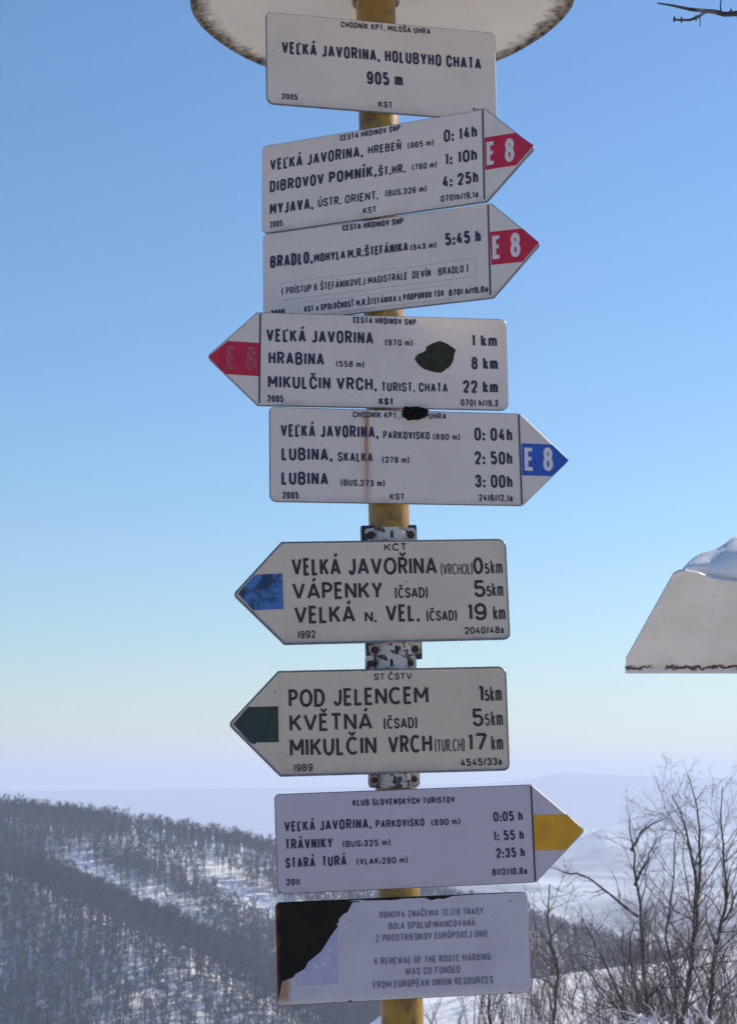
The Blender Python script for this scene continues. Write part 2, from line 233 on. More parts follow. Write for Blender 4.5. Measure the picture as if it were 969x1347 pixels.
def snow_mat(name, fine=30., col=(.80, .82, .86)):
    s = NT(name)
    s.bump(s.math('ADD', s.noise(fine, 6, .6), s.noise(fine * 6, 3)), .35, .02)
    return s.out(s.mix(s.noise(fine * .3, 4), col, tuple(min(.9, q * 1.05) for q in col)), .7, 0, .25)
SNOW = snow_mat('snow_cap_snow')
def bark(name, col, frost):
    s = NT(name)
    c = s.mix(s.ramp(s.noise(14, 5), .3, .7), tuple(q * .6 for q in col), tuple(q * 1.4 for q in col))
    c = s.mix(s.math('MULTIPLY', s.ramp(s.noise(5, 5, .7), .56, .66), frost), c, (.72, .73, .78))
    return s.out(c, .85, 0, .2)
BARK = bark('dark_bark', (.062, .052, .050), .3)
TWIG = bark('twig_bark', (.15, .125, .13), .55)
BRUSH = bark('brush_bark', (.115, .088, .092), .5)
FOREST = plain('forest_bark', (.066, .052, .055), .9, .5, .02, .1)
RIMED = snow_mat('rime', 60., (.52, .52, .60))

# ---------------------------------------------------------------- terrain
rng = np.random.default_rng(7)
_perm = rng.random((256, 256))
def vnoise(x, y):
    xi, yi = np.floor(x).astype(int), np.floor(y).astype(int); fx, fy = x - xi, y - yi
    fx, fy = fx * fx * (3 - 2 * fx), fy * fy * (3 - 2 * fy); g = lambda i, j: _perm[i & 255, j & 255]
    return (g(xi, yi) * (1 - fx) + g(xi + 1, yi) * fx) * (1 - fy) + (g(xi, yi + 1) * (1 - fx) + g(xi + 1, yi + 1) * fx) * fy
def fbm(x, y, o=4):
    v, a = 0., .5
    for k in range(o): v = v + a * (vnoise(x * 2 ** k + 17 * k, y * 2 ** k + 31 * k) - .5); a *= .5
    return v
def smax(a, b, k): return .5 * (a + b + np.sqrt((a - b) ** 2 + k * k))
def spline(x, xs, ys): return np.interp(x, xs, ys)
CREST_Y = 1550.
def crest(x): return spline(x, [-2500, -900, -600, -308, -245, -181, -79, 137, 297, 600, 1000, 3000], [40, 28, 8, -33, -40, -48, -67, -123, -164, -235, -290, -320])
SPUR = np.array([(-620., 1500., -22.), (-251., 1260., -60.), (-146., 1170., -93.), (-56., 1090., -133.), (60., 980., -190.), (150., 880., -260.)])
def spur(x, y):
    best = np.full(np.shape(x), -400.)
    for p, q in zip(SPUR[:-1], SPUR[1:]):
        d = q[:2] - p[:2]; t = np.clip(((x - p[0]) * d[0] + (y - p[1]) * d[1]) / d.dot(d), 0, 1)
        dist = np.hypot(x - p[0] - t * d[0], y - p[1] - t * d[1])
        best = np.maximum(best, p[2] + t * (q[2] - p[2]) - .46 * (np.sqrt(dist ** 2 + 400) - 20))
    return best
def hill(x, y):
    d = CREST_Y - y + 25 * fbm(x / 240, y / 240 + 5, 3)
    f = np.where(d > 0, -.33 * (np.sqrt(d * d + 900) - 30), -.22 * (np.sqrt(d * d + 900) - 30))
    return crest(x) + f + 9 * fbm(x / 110, y / 110, 4)
AZ_PX = np.array([-900, -300, 0, 200, 500, 640, 690, 720, 745, 790, 860, 950, 1200, 1700])
AZ_Y = np.array([1010, 1022, 1040, 1038, 1034, 1030, 1025, 1019, 1016, 1019, 1021.5, 1024, 1012, 1005])
def height(x, y):
    r = np.hypot(x, y)
    # the summit the post stands on, its steep face beyond the post and its back
    fy = .5 * (y - 9 + np.sqrt((y - 9) ** 2 + 9)); by = np.maximum(0, -y - 70); bx = np.maximum(0, np.abs(x) - 45)
    z = -.30 * fy - .2 * by - .22 * bx + .15 * fbm(x / 3., y / 3.)* np.clip(r / 6, 0, 1) + 1.2 * fbm(x / 25., y / 25.) * np.clip((r - 12) / 30, 0, 1)
    # a bushy shoulder on the right
    zs = -9.9 + .157 * np.minimum(x, 28) - .5 * np.maximum(0, 1.5 - x) - .4 * np.maximum(0, y - 95) - .3 * np.maximum(0, 25 - y) - .25 * np.maximum(0, x - 40)
    zs = zs + .9 * fbm(x / 7., y / 7.)
    z = smax(z, np.where(y > 0, zs, -60.), 1.0)
    z = smax(z, -255. + 30 * fbm(x / 300, y / 300), 25.)
    m = smax(hill(x, y), spur(x, y), 6.)
    z = np.where(y > 500, smax(z, m, 8.), z)
    # the far country
    far = np.clip((r - 1900) / 1500, 0, 1); far = far * far * (3 - 2 * far)
    zf = -330 + 330 * fbm(x / 2600 + 3, y / 2600, 5)
    px = 484.5 + 2433 * np.tan(np.clip(np.arctan2(x, np.maximum(y, 1.)), -.6, .6))
    top = np.where((y > 0) & (np.abs(x) < .55 * np.maximum(y, 1)), 1.7 + (1025 - np.interp(px, AZ_PX, AZ_Y)) / 2433 * 15000, 40 + 60 * fbm(np.arctan2(x, y) * 6 + 20, r * 0 + 3.))
    ridge = (top + 330) * np.exp(-((r - 15000) / 1700) ** 2) - 330
    mid = -330 + 210 * np.exp(-((r - 7200 - 900 * fbm(np.arctan2(x, y) * 5, r * 0)) / 900) ** 2) * (.55 + 1.1 * fbm(np.arctan2(x, y) * 14 + 9, r * 0 + 1.))
    zf = np.maximum(zf, mid); zf = np.where(r > 11000, smax(zf * .6 - 130, ridge, 30), smax(zf, ridge, 30)) - 0 * r
    return z * (1 - far) + zf * far
ang = np.concatenate([np.radians(np.arange(-180, -18, 2.5)), np.radians(np.arange(-18, 18, .075)), np.radians(np.arange(18, 180, 2.5))])
rad = np.concatenate([[.4], np.geomspace(.8, 800, 110), np.arange(812, 1900, 12), np.geomspace(1900, 19500, 110)])
A, R = np.meshgrid(ang, rad); GX, GY = R * np.sin(A), R * np.cos(A); GZ = height(GX, GY)
nr, na = R.shape
V = np.concatenate([np.stack([GX, GY, GZ], -1).reshape(-1, 3), [[0, 0, 0]]])
i, j = np.meshgrid(np.arange(nr - 1), np.arange(na), indexing='ij'); j2 = (j + 1) % na
F = np.stack([i * na + j, i * na + j2, (i + 1) * na + j2, (i + 1) * na + j], -1).reshape(-1, 4)
cap = np.array([[len(V) - 1, (k + 1) % na, k, k] for k in range(na)])
s = NT('snowy_ground')
geo = s.n('NewGeometry'); pos = geo.outputs['Position']
px_, py_, pz_ = s.sep(pos)
dist = s.math('SQRT', s.math('ADD', s.math('MULTIPLY', px_, px_), s.math('MULTIPLY', py_, py_)))
wood = s.noise(.0014, 8, .62, pos, .4)
woodmask = s.math('MULTIPLY', s.ramp(wood, .34, .62), s.ramp(dist, 1900, 2300))
woodmask = s.math('MAXIMUM', woodmask, s.math('MULTIPLY', s.ramp(dist, 10500, 12500), .92))
snowc = s.mix(s.noise(.05, 5, .6, pos), (.74, .76, .80), (.84, .85, .87))
bounce_brown = s.mix(s.noise(1.3, 6, .6, pos), (.27, .22, .17), (.40, .34, .28))  # brown added to unseen ground round the post, dims and warms bounce light
bounce_mask = s.math('MULTIPLY', s.ramp(s.noise(.22, 5, .6, pos), .66, .44), s.ramp(dist, 40, 24))
snowc = s.mix(bounce_mask, snowc, bounce_brown)
c = s.mix(woodmask, snowc, s.mix(s.noise(.01, 5, .6, pos), (.11, .11, .12), (.19, .18, .18)))
s.bump(s.math('ADD', s.noise(.6, 8, .6, pos), s.noise(6., 5, .6, pos)), .35, .12)
GROUND = s.out(c, .75, 0, .2)
g = np_mesh('ground', V, F, GROUND, smooth=True); tag(g, kind='structure')
top_cap = None

# ---------------------------------------------------------------- haze box is made last (needs the extents)

# ---------------------------------------------------------------- stroke lettering
def arc(cx, cy, rx, ry, a0, a1, n=7):
    return [(cx + rx * math.cos(math.radians(a)), cy + ry * math.sin(math.radians(a))) for a in np.linspace(a0, a1, n)]
def sp(P, n=4):
    P = [np.array(p, float) for p in P]; Q = [2 * P[0] - P[1]] + P + [2 * P[-1] - P[-2]]; out = []
    for k in range(1, len(Q) - 2):
        for t in np.linspace(0, 1, n, endpoint=False):
            a, b, c_, d = Q[k - 1:k + 3]
            out.append(tuple(.5 * (2 * b + (c_ - a) * t + (2 * a - 5 * b + 4 * c_ - d) * t * t + (3 * b - a - 3 * c_ + d) * t ** 3)))
    return out + [tuple(P[-1])]
def glyphs(r):
    """skeleton strokes in a unit box; a leading 'o' marks a closed stroke; dots are ('dot', x, y)"""
    top = arc(.5, 1 - r, .5, r, 0, 180); bot = arc(.5, r, .5, r, 180, 360); q = min(r, .25)
    S = [(1, .74)] + arc(.5, 1 - q, .5, q, 0, 180)[0:] + sp([(0, .75), (.07, .62), (.3, .54), (.7, .46), (.93, .38), (1, .25)])[1:] + arc(.5, q, .5, q, 0, -180)[1:] + [(0, .26)]
    six = [['o'] + arc(.5, .31, .5, .31, 0, 360, 15)[:-1], [(0, .31), (0, .72)] + arc(.5, 1 - q, .5, q, 180, 15)]
    G = {
     'A': [[(0, 0), (.5, 1), (1, 0)], [(.16, .27), (.84, .27)]],
     'B': [[(0, 0), (0, 1)], [(0, 1), (.5, 1)] + arc(.5, .77, .44, .23, 90, -90) + [(0, .54)], [(.5, .54)] + arc(.5, .27, .5, .27, 90, -90) + [(0, 0)]],
     'C': [([(1, 1 - r - .06)] + top + bot + [(1, r + .06)]) if r < .4 else arc(.55, .5, .55, .5, 48, 312, 17)],
     'D': [['o', (0, 0), (0, 1), (.4, 1)] + arc(.4, 1 - r, .6, r, 90, 0) + arc(.4, r, .6, r, 0, -90)],
     'E': [[(1, 1), (0, 1), (0, 0), (1, 0)], [(0, .53), (.86, .53)]], 'F': [[(1, 1), (0, 1), (0, 0)], [(0, .52), (.86, .52)]],
     'G': [[(1, 1 - r - .03)] + top + bot + [(1, .47), (.58, .47)]],
     'H': [[(0, 0), (0, 1)], [(1, 0), (1, 1)], [(0, .52), (1, .52)]], 'I': [[(.5, 0), (.5, 1)]],
     'J': [[(1, 1), (1, r)] + arc(.45, r, .55, r, 0, -150)], 'K': [[(0, 0), (0, 1)], [(1, 1), (0, .36)], [(.36, .6), (1, 0)]],
     'L': [[(0, 1), (0, 0), (1, 0)]], 'M': [[(0, 0), (0, 1), (.5, .3), (1, 1), (1, 0)]], 'N': [[(0, 0), (0, 1), (1, 0), (1, 1)]],
     'O': [['o'] + top + bot], 'P': [[(0, 0), (0, 1), (.5, 1)] + arc(.5, .74, .5, .26, 90, -90) + [(0, .48)]],
     'R': [[(0, 0), (0, 1), (.5, 1)] + arc(.5, .75, .5, .25, 90, -90) + [(0, .5)], [(.5, .5), (1, 0)]], 'S': [S],
     'T': [[(0, 1), (1, 1)], [(.5, 1), (.5, 0)]], 'U': [[(0, 1), (0, r)] + bot[1:] + [(1, 1)]], 'V': [[(0, 1), (.5, 0), (1, 1)]],
     'W': [[(0, 1), (.25, 0), (.5, .85), (.75, 0), (1, 1)]], 'X': [[(0, 0), (1, 1)], [(0, 1), (1, 0)]],
     'Y': [[(0, 1), (.5, .42), (1, 1)], [(.5, .42), (.5, 0)]], 'Z': [[(0, 1), (1, 1), (0, 0), (1, 0)]],
     '0': [['o'] + top + bot], '1': [[(0, .8), (.85, 1), (.85, 0)]],
     '2': [[(0, .72)] + arc(.5, 1 - q, .5, q, 180, 0) + sp([(1, .75), (.92, .58), (.5, .3), (0, 0)])[1:] + [(1, 0)]],
     '3': [[(0, .76)] + arc(.5, .77, .46, .23, 180, -80) + [(.35, .54)], [(.5, .54)] + arc(.5, .27, .5, .27, 90, -180)],
     '4': [[(.62, 1), (0, .24), (1, .24)], [(.74, .55), (.74, 0)]],
     '5': [[(.93, 1), (.1, 1), (.06, .52)] + arc(.5, .31, .5, .31, 125, -165, 11)],
     '6': six, '7': [[(0, 1), (1, 1), (.35, 0)]], '8': [['o'] + arc(.5, .765, .43, .235, 0, 360, 15)[:-1], ['o'] + arc(.5, .27, .5, .27, 0, 360, 15)[:-1]],
     '9': [[(1 - x, 1 - y) if not isinstance(p, str) else 'o' for p in st for x, y in [p if not isinstance(p, str) else (0, 0)]] for st in six],
     'm': [[(0, 0), (0, .72)], [(0, .5)] + arc(.25, .5, .25, .2, 180, 0) + [(.5, 0)], [(.5, .5)] + arc(.75, .5, .25, .2, 180, 0) + [(1, 0)]],
     'h': [[(0, 0), (0, 1)], [(0, .45)] + arc(.5, .45, .5, .24, 180, 0) + [(1, 0)]], 'k': [[(0, 0), (0, 1)], [(.95, .7), (0, .24)], [(.36, .42), (1, 0)]],
     'a': [[(.08, .58)] + arc(.5, .5, .5, .2, 160, 0) + [(1, 0)], ['o'] + arc(.5, .21, .5, .21, 0, 360, 13)[:-1]],
     's': [[(x, y * .7) for x, y in S]], '(': [sp([(1, 1.1), (.25, .82), (0, .5), (.25, .18), (1, -.1)])], ')': [sp([(0, 1.1), (.75, .82), (1, .5), (.75, .18), (0, -.1)])],
     '/': [[(0, -.04), (1, 1.04)]], '-': [[(0, .46), (1, .46)]], '.': [('dot', .5, 0)], ',': [('dot', .5, 0), [(.6, .02), (.3, -.16)]],
     ':': [('dot', .5, .04), ('dot', .5, .5)], ';': [('dot', .5, .04), ('dot', .5, .42)], ' ': []}
    return G
STYLE = [(glyphs(.27), dict(I=0, B=.53, R=.52, M=.62, W=.74, J=.40, L=.40, E=.43, F=.42, T=.46, A=.54, V=.54, Y=.54), .50),
         (glyphs(.46), dict(I=0, M=.78, W=.9, J=.46, L=.46, E=.48, F=.48, T=.6, O=.80, C=.70, D=.66, P=.58, R=.58, S=.6, A=.72, V=.70, K=.62, H=.66, N=.64), .62)]
NARROW = {'.': 0, ',': 0, ':': 0, ';': 0, '(': .25, ')': .25, '/': .32, '-': .24, ' ': .20, '1': .24, 'm': .62, 'h': .42, 'k': .42, 'a': .42, 's': .38}
def ribbon(P, t, closed):
    P = np.array([p for k, p in enumerate(P) if k == 0 or math.dist(p, P[k - 1]) > 1e-6]); n = len(P)
    if closed and math.dist(P[0], P[-1]) < 1e-6: P = P[:-1]; n -= 1
    nx = np.roll(P, -1, 0) - P; nx /= np.maximum(np.linalg.norm(nx, axis=1, keepdims=True), 1e-9)
    pv = np.roll(nx, 1, 0)
    if not closed: pv[0] = nx[0]; nx[-1] = nx[-2]; 
    if not closed: pv[-1] = nx[-2]
    n1 = np.stack([-pv[:, 1], pv[:, 0]], 1); n2 = np.stack([-nx[:, 1], nx[:, 0]], 1)
    m = n1 + n2; l = np.linalg.norm(m, axis=1, keepdims=True); m = m / np.maximum(l, 1e-6)
    k = 1 / np.maximum((m * n2).sum(1, keepdims=True), .42)
    return P + m * k * t / 2, P - m * k * t / 2
def lettering(run, mat, parent, style=0, z=.0004, scale=.001):
    text, u0, u1, v0, v1, cap, wt = run; G, W, dflt = STYLE[style]
    t = wt * cap * ((1.2 if cap > 14 else 1.4) if style == 0 else 1.12); chars = []
    for ch in text:
        d = unicodedata.normalize('NFD', ch); chars.append((d[0], d[1:] if len(d) > 1 else ''))
    wid = [W.get(c_, NARROW.get(c_, dflt)) for c_, _ in chars]; gap = .10 if style == 0 else .09
    fixed = sum(t for w_ in wid if w_ == 0); flex = sum(wid) * cap + gap * cap * (len(chars) - 1)
    k = ((u1 - u0) - fixed) / flex if flex > 0 else 1
    x = u0; V, F = [], []; lay = 0
    def add(P, closed, tw=1.):
        nonlocal lay
        L, Rr = ribbon(P, t * tw, closed); b = len(V); n = len(L); zz = z + .00002 * (lay % 6); lay += 1
        for q in list(L) + list(Rr): V.append((q[0] * scale, q[1] * scale, zz))
        for e in range(n if closed else n - 1): e2 = (e + 1) % n; F.append((b + e, b + n + e, b + n + e2, b + e2))
    def put(P, closed):
        if closed: return add(P, True)
        cut = [0]
        for e in range(1, len(P) - 1):
            a, b_, c2 = (np.array(P[q]) for q in (e - 1, e, e + 1)); d1, d2 = b_ - a, c2 - b_
            if np.linalg.norm(d1) > 1e-6 and np.linalg.norm(d2) > 1e-6 and d1.dot(d2) / np.linalg.norm(d1) / np.linalg.norm(d2) < -.25: cut.append(e)
        cut.append(len(P) - 1)
        for a, b_ in zip(cut[:-1], cut[1:]): add(P[a:b_ + 1], False)
    for (c_, mark), w_ in zip(chars, wid):
        W_ = w_ * cap * k if w_ else t
        vb = v0 + (v1 - v0) * ((x - u0) / max(u1 - u0, 1e-6))
        mp = lambda p: (x + t / 2 + p[0] * max(W_ - t, 0), vb + t / 2 + p[1] * (cap - t))
        for st in G[c_]:
            if st[0] == 'dot':
                cx, cy = mp(st[1:]) if W_ > t else (x + W_ / 2, vb + t / 2 + st[2] * (cap - t))
                h = t * .55; add([(cx, cy - h), (cx, cy + h)], False); continue
            cl = isinstance(st[0], str); put([mp(p) for p in (st[1:] if cl else st)], cl)
        if mark == '\u0301': cx, cy = mp((.5, 1)); add([(cx - .03 * cap, cy + .14 * cap), (cx + .10 * cap, cy + .31 * cap)], False, .9)
        elif mark == '\u030c':
            if c_ == 'L': cx, cy = mp((1.0, 1)); add([(cx, cy + .10 * cap), (cx - .03 * cap, cy - .10 * cap)], False, .7)
            else: cx, cy = mp((.5, 1)); add([(cx - .17 * cap, cy + .33 * cap), (cx, cy + .17 * cap), (cx + .17 * cap, cy + .33 * cap)], False, .75)
        x += W_ + gap * cap * k
    return mesh_obj('lettering', V, F, mat, parent)

# ---------------------------------------------------------------- plates
def round_poly(P, radii, seg=5):
    out = []; n = len(P)
    for k in range(n):
        a, b, c_ = np.array(P[k - 1]), np.array(P[k]), np.array(P[(k + 1) % n]); r = radii[k]
        if r <= 0: out.append(tuple(b)); continue
        d1, d2 = (a - b) / np.linalg.norm(a - b), (c_ - b) / np.linalg.norm(c_ - b)
        half = math.acos(max(-1, min(1, d1.dot(d2)))) / 2; l = r / math.tan(half)
        p, q = b + d1 * l, b + d2 * l; cen = b + (d1 + d2) / np.linalg.norm(d1 + d2) * r / math.sin(half)
        a0 = math.atan2(*(p - cen)[::-1]); a1 = math.atan2(*(q - cen)[::-1]); da = (a1 - a0 + math.pi) % (2 * math.pi) - math.pi
        out += [(cen[0] + r * math.cos(a0 + da * t), cen[1] + r * math.sin(a0 + da * t)) for t in np.linspace(0, 1, seg)]
    return out
def inset(P, d):
    L, Rr = ribbon(P, 2 * abs(d), True)
    ar = sum(P[k - 1][0] * P[k][1] - P[k][0] * P[k - 1][1] for k in range(len(P)))
    return [tuple(p) for p in (L if ar > 0 else Rr)]
def plate(name, P, levels, mats, fm, parent, scale=.001):
    """levels: (inset mm, z mm) from the back outwards to the front face; fm: material index per ring then front then back"""
    V, F, M = [], [], []; n = len(P)
    ar = sum(P[k - 1][0] * P[k][1] - P[k][0] * P[k - 1][1] for k in range(n))
    if ar < 0: P = P[::-1]
    for ins, z in levels:
        Q = inset(P, ins) if ins > 0 else P
        V += [(x * scale, y * scale, z * scale) for x, y in Q]
    for l in range(len(levels) - 1):
        for k in range(n): k2 = (k + 1) % n; F.append((l * n + k, l * n + k2, (l + 1) * n + k2, (l + 1) * n + k)); M.append(fm[l])
    F.append(tuple(range((len(levels) - 1) * n, len(levels) * n))); M.append(fm[-2])
    F.append(tuple(range(n - 1, -1, -1))); M.append(fm[-1])
    return mesh_obj(name, V, F, mats, parent, M)
def box(name, x0, x1, y0, y1, z0, z1, mat, parent, bev=0.):
    P = round_poly([(x0, y0), (x1, y0), (x1, y1), (x0, y1)], [bev] * 4, 4) if bev else [(x0, y0), (x1, y0), (x1, y1), (x0, y1)]
    return plate(name, P, [(0, z0), (0, z1 - .6), (.6, z1)], [mat], [0, 0, 0, 0], parent)
def tube_arrays(P, Rd, n):
    P = np.array(P, float); m = len(P)
    T = np.gradient(P, axis=0); T /= np.maximum(np.linalg.norm(T, axis=1, keepdims=True), 1e-9)
    up = np.array([0, 0, 1.]) if abs(T[0][2]) < .9 else np.array([1., 0, 0])
    A_ = np.cross(T, up); A_ /= np.maximum(np.linalg.norm(A_, axis=1, keepdims=True), 1e-9); B_ = np.cross(T, A_)
    th = np.arange(n) * 2 * math.pi / n; Rd = np.asarray(Rd, float)
    V = P[:, None] + Rd[:, None, None] * (np.cos(th)[None, :, None] * A_[:, None] + np.sin(th)[None, :, None] * B_[:, None])
    i, j = np.meshgrid(np.arange(m - 1), np.arange(n), indexing='ij'); j2 = (j + 1) % n
    F = np.stack([i * n + j, i * n + j2, (i + 1) * n + j2, (i + 1) * n + j], -1).reshape(-1, 4)
    return V.reshape(-1, 3), F
def tubes(name, L, n, mat, parent=None, smooth=True):
    Vs, Fs, b = [], [], 0
    for P, Rd in L:
        V, F = tube_arrays(P, Rd, n); Vs.append(V); Fs.append(F + b); b += len(V)
    return np_mesh(name, np.concatenate(Vs), np.concatenate(Fs), mat, parent, smooth)
def capped(name, P, Rd, n, mat, parent=None):
    V, F = tube_arrays(P, Rd, n); k = len(V)
    return mesh_obj(name, V, [tuple(f) for f in F] + [tuple(range(n)), tuple(range(k - 1, k - n - 1, -1))], mat, parent, None, True)

# ---------------------------------------------------------------- signpost
PO, PA = Vector((.04985, 3.40432, 1.7)), Vector((-.024333, -.004114, .999695)).normalized()
U0 = (Vector((1, 0, 0)) - PA * PA.x).normalized(); N0 = U0.cross(PA).normalized()
if N0.y > 0: N0 = -N0
OFF, PR = .050, .038
pole = tag(empty('signpost_pole', Matrix.Translation(PO + PA * -1.75)), 'round yellow painted steel pole carrying all the trail signs', 'pole')
pt = lambda t: PO + PA * t - (PO + PA * -1.75)
ts = np.linspace(-1.85, 1.50, 40)
capped('tube', [pt(t) for t in ts], [PR] * 40, 40, POLE, pole)

def sign_frame(s):
    yaw, roll = math.radians(s['yaw']), math.radians(s['roll'])
    u1 = U0 * math.cos(yaw) + N0 * math.sin(yaw); n = N0 * math.cos(yaw) - U0 * math.sin(yaw)
    u = u1 * math.cos(roll) + PA * math.sin(roll); v = PA * math.cos(roll) - u1 * math.sin(roll)
    p = PO + n * OFF + PA * s['pos']
    return Matrix(((u.x, v.x, n.x, p.x), (u.y, v.y, n.y, p.y), (u.z, v.z, n.z, p.z), (0, 0, 0, 1)))
PAINT = {1: sign_paint('sign_paint_plate', (.66, .575, .515), amount=.7, seed=1.), 2: sign_paint('sign_paint_a', (.67, .58, .54), amount=.75, seed=2.),
  3: sign_paint('sign_paint_b', (.655, .57, .54), amount=.75, seed=3.), 4: sign_paint('sign_paint_c', (.655, .565, .535), amount=.9, seed=4.),
  5: sign_paint('sign_paint_d', (.65, .56, .53), amount=.8, streak=(SHAPES['rust'][0][0] / 1000, SHAPES['rust'][0][1] / 1000, -.088), seed=5.),
  6: sign_paint('sign_paint_cream', (.60, .505, .415), amount=.75, seed=6.), 7: sign_paint('sign_paint_cream_b', (.58, .49, .395), amount=.8, seed=7.),
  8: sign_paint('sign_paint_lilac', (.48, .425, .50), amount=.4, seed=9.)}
LABEL = {1: 'rectangular white name plate reading 905 m, under the round disc',
 2: 'white arrow sign with red E 8 band and three times, first 0:14',
 3: 'white arrow sign with red E 8 band, pasted strips and time 5:45',
 4: 'white arrow sign with red band pointing left and a dark flaked blotch',
 5: 'white arrow sign with blue E 8 band and a rust streak',
 6: 'cream arrow sign dated 1992 with patchy blue band pointing left',
 7: 'cream arrow sign dated 1989 with dark green band pointing left',
 8: 'white arrow sign dated 2011 with yellow band pointing right',
 9: 'white notice plate with a torn black corner below the yellow banded sign'}
FR = {}
for i, s in SIGNS.items():
    root = tag(empty({1: 'name_plate', 9: 'notice_plate'}.get(i, 'direction_sign'), sign_frame(s)), LABEL[i], 'sign', 'trail signs on the yellow pole'); FR[i] = root
    uL, uR, h = s['box']; old = i in (6, 7); rad_ = 9
    if 'tip' in s:
        if s['tip'][0] > 0: P = [(uL, -h), (uR, -h), tuple(s['tip']), (uR, h), (uL, h)]; rd = [13, 8, 7, 8, 9]
        else: P = [(uR, -h), (uR, h), (uL, h), tuple(s['tip']), (uL, -h)]; rd = [15, 12, 6, 8, 8]
        if old: rd = [12, 15, 4, 9, 4]
    else: P = [(uL, -h), (uR, -h), (uR, h), (uL, h)]; rd = [14, 12, 9, 9]
    P = round_poly(P, rd)
    if i == 9:
        pl = plate('panel', P, [(0, -7), (0, -3.0), (2., -1.4)], [BLACKSHEET, EDGE, BACK], [1, 0, 0, 2], root)
        tear = SHAPES['tear']
        film = [(p[0], min(max(p[1], -h + 1.2), h - 1.2)) for p in tear]
        outer = inset(P if sum(P[k - 1][0] * P[k][1] - P[k][0] * P[k - 1][1] for k in range(len(P))) > 0 else P[::-1], 1.0)
        # keep the part of the outline right of the tear: from the tear's foot along the bottom, up the right side and back along the top
        foot, head = film[-1], film[0]
        bottom = [p for p in outer if p[1] < 0 and p[0] > foot[0] + 4]; upper = [p for p in outer if p[1] > 0 and p[0] > head[0] + 4]
        bottom.sort(key=lambda p: math.atan2(p[1], p[0])); upper.sort(key=lambda p: math.atan2(p[1], p[0]))
        bl = [(foot[0] + 6, -h + 1.0)]
        topedge = []
        for (xx, yy) in ((180, .0), (110, -.4), (88, -1.), (72, -5.2), (62, -4.), (50, -6.5), (38, -1.8), (0, -1.5), (-15, -3.2), (-60, -2.6), (-100, -1.6)):
            topedge.append((xx, h - 1.4 + yy))
        film_poly = film[:-1] + [(foot[0], -h + 4), ] + bl + bottom + [p for p in upper] + topedge
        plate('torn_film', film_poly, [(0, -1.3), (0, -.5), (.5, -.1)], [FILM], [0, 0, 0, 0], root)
        fl = SHAPES['flag']; f_o = mesh_obj('flag_print', [(p[0] / 1000, p[1] / 1000, .0002) for p in fl], [tuple(range(len(fl)))], FLAG, root)
        if f_o.data.polygons[0].normal.z < 0: f_o.data.flip_normals()
        for (sx, sy) in SHAPES['stars']:
            st = [((sx + (3.2 if k % 2 == 0 else 1.4) * math.sin(k * math.pi / 5)) / 1000, (sy + (3.2 if k % 2 == 0 else 1.4) * math.cos(k * math.pi / 5)) / 1000, .0004) for k in range(10)]
            mesh_obj('star', st, [tuple(range(9, -1, -1))], STAR, f_o)
    elif old:
        plate('panel', P, [(0, -8.6), (0, -2.5), (1.5, -.4), (3.6, -.4), (5.4, -1.6)], [PAINT[i], EDGE, BACK], [1, 1, 1, 0, 0, 2], root)
    else:
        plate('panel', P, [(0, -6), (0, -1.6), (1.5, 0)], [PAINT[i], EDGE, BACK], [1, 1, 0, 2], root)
    zt = -.0012 if old else .0004
    if 'band' in s:
        B = s['band']; m = {2: RED, 3: RED, 4: RED, 5: BLUE, 6: BLUE_WORN, 7: GREEN, 8: YELLOW}[i]
        b = mesh_obj('marker_band', [(x / 1000, y / 1000, zt - .0001) for x, y in B], [tuple(range(len(B)))], m, root)
        if b.data.polygons[0].normal.z < 0: b.data.flip_normals()
        for run in s.get('e8', []): lettering(run, PINK_INK if i == 4 else WHITE_INK, b, 0, .0006)
    if 'div' in s:
        (xa, ya), (xb, yb) = s['div']; wd = 1.5
        mesh_obj('divider_line', [((xb - wd) / 1000, yb / 1000, .0007), ((xb + wd) / 1000, yb / 1000, .0007), ((xa + wd) / 1000, ya / 1000, .0007), ((xa - wd) / 1000, ya / 1000, .0007)], [(0, 1, 2, 3)], INK, root)
    if i == 3:
        for k in ('strip1', 'strip2'): plate('label_strip', SHAPES[k], [(0, -.2), (0, .25), (.4, .5)], [STRIP, EDGE], [1, 1, 0, 0], root)
    if i == 4:
        bl = SHAPES['blotch']; plate('flaked_patch', round_poly(bl, [3] * len(bl), 3), [(0, -.2), (0, .25), (1.2, .6)], [LICHEN], [0, 0, 0, 0], root)
    for k, run in enumerate(s['text']):
        ink = INK_OLD if old else INK
        if i == 9: ink = INK_FADED if run[0] == 'BOLA' else plain('notice_ink', (.18, .17, .25), .6, .3, 200) if k == 0 else bpy.data.materials['notice_ink']
        lettering(run, ink, root, 1 if old else 0, zt if i != 9 else .0005 if i == 9 else zt + (.0006 if i == 3 else 0)) if i != 3 else lettering(run, ink, root, 0, .0009)
    # how the plate is held: a short clamp block between plate and pole (clamps of the cream signs show)
    if not old: box('clamp', -26, 26, -30, 30, -52, -6.2 if i != 9 else -7.2, DARKSTEEL, root, 3)

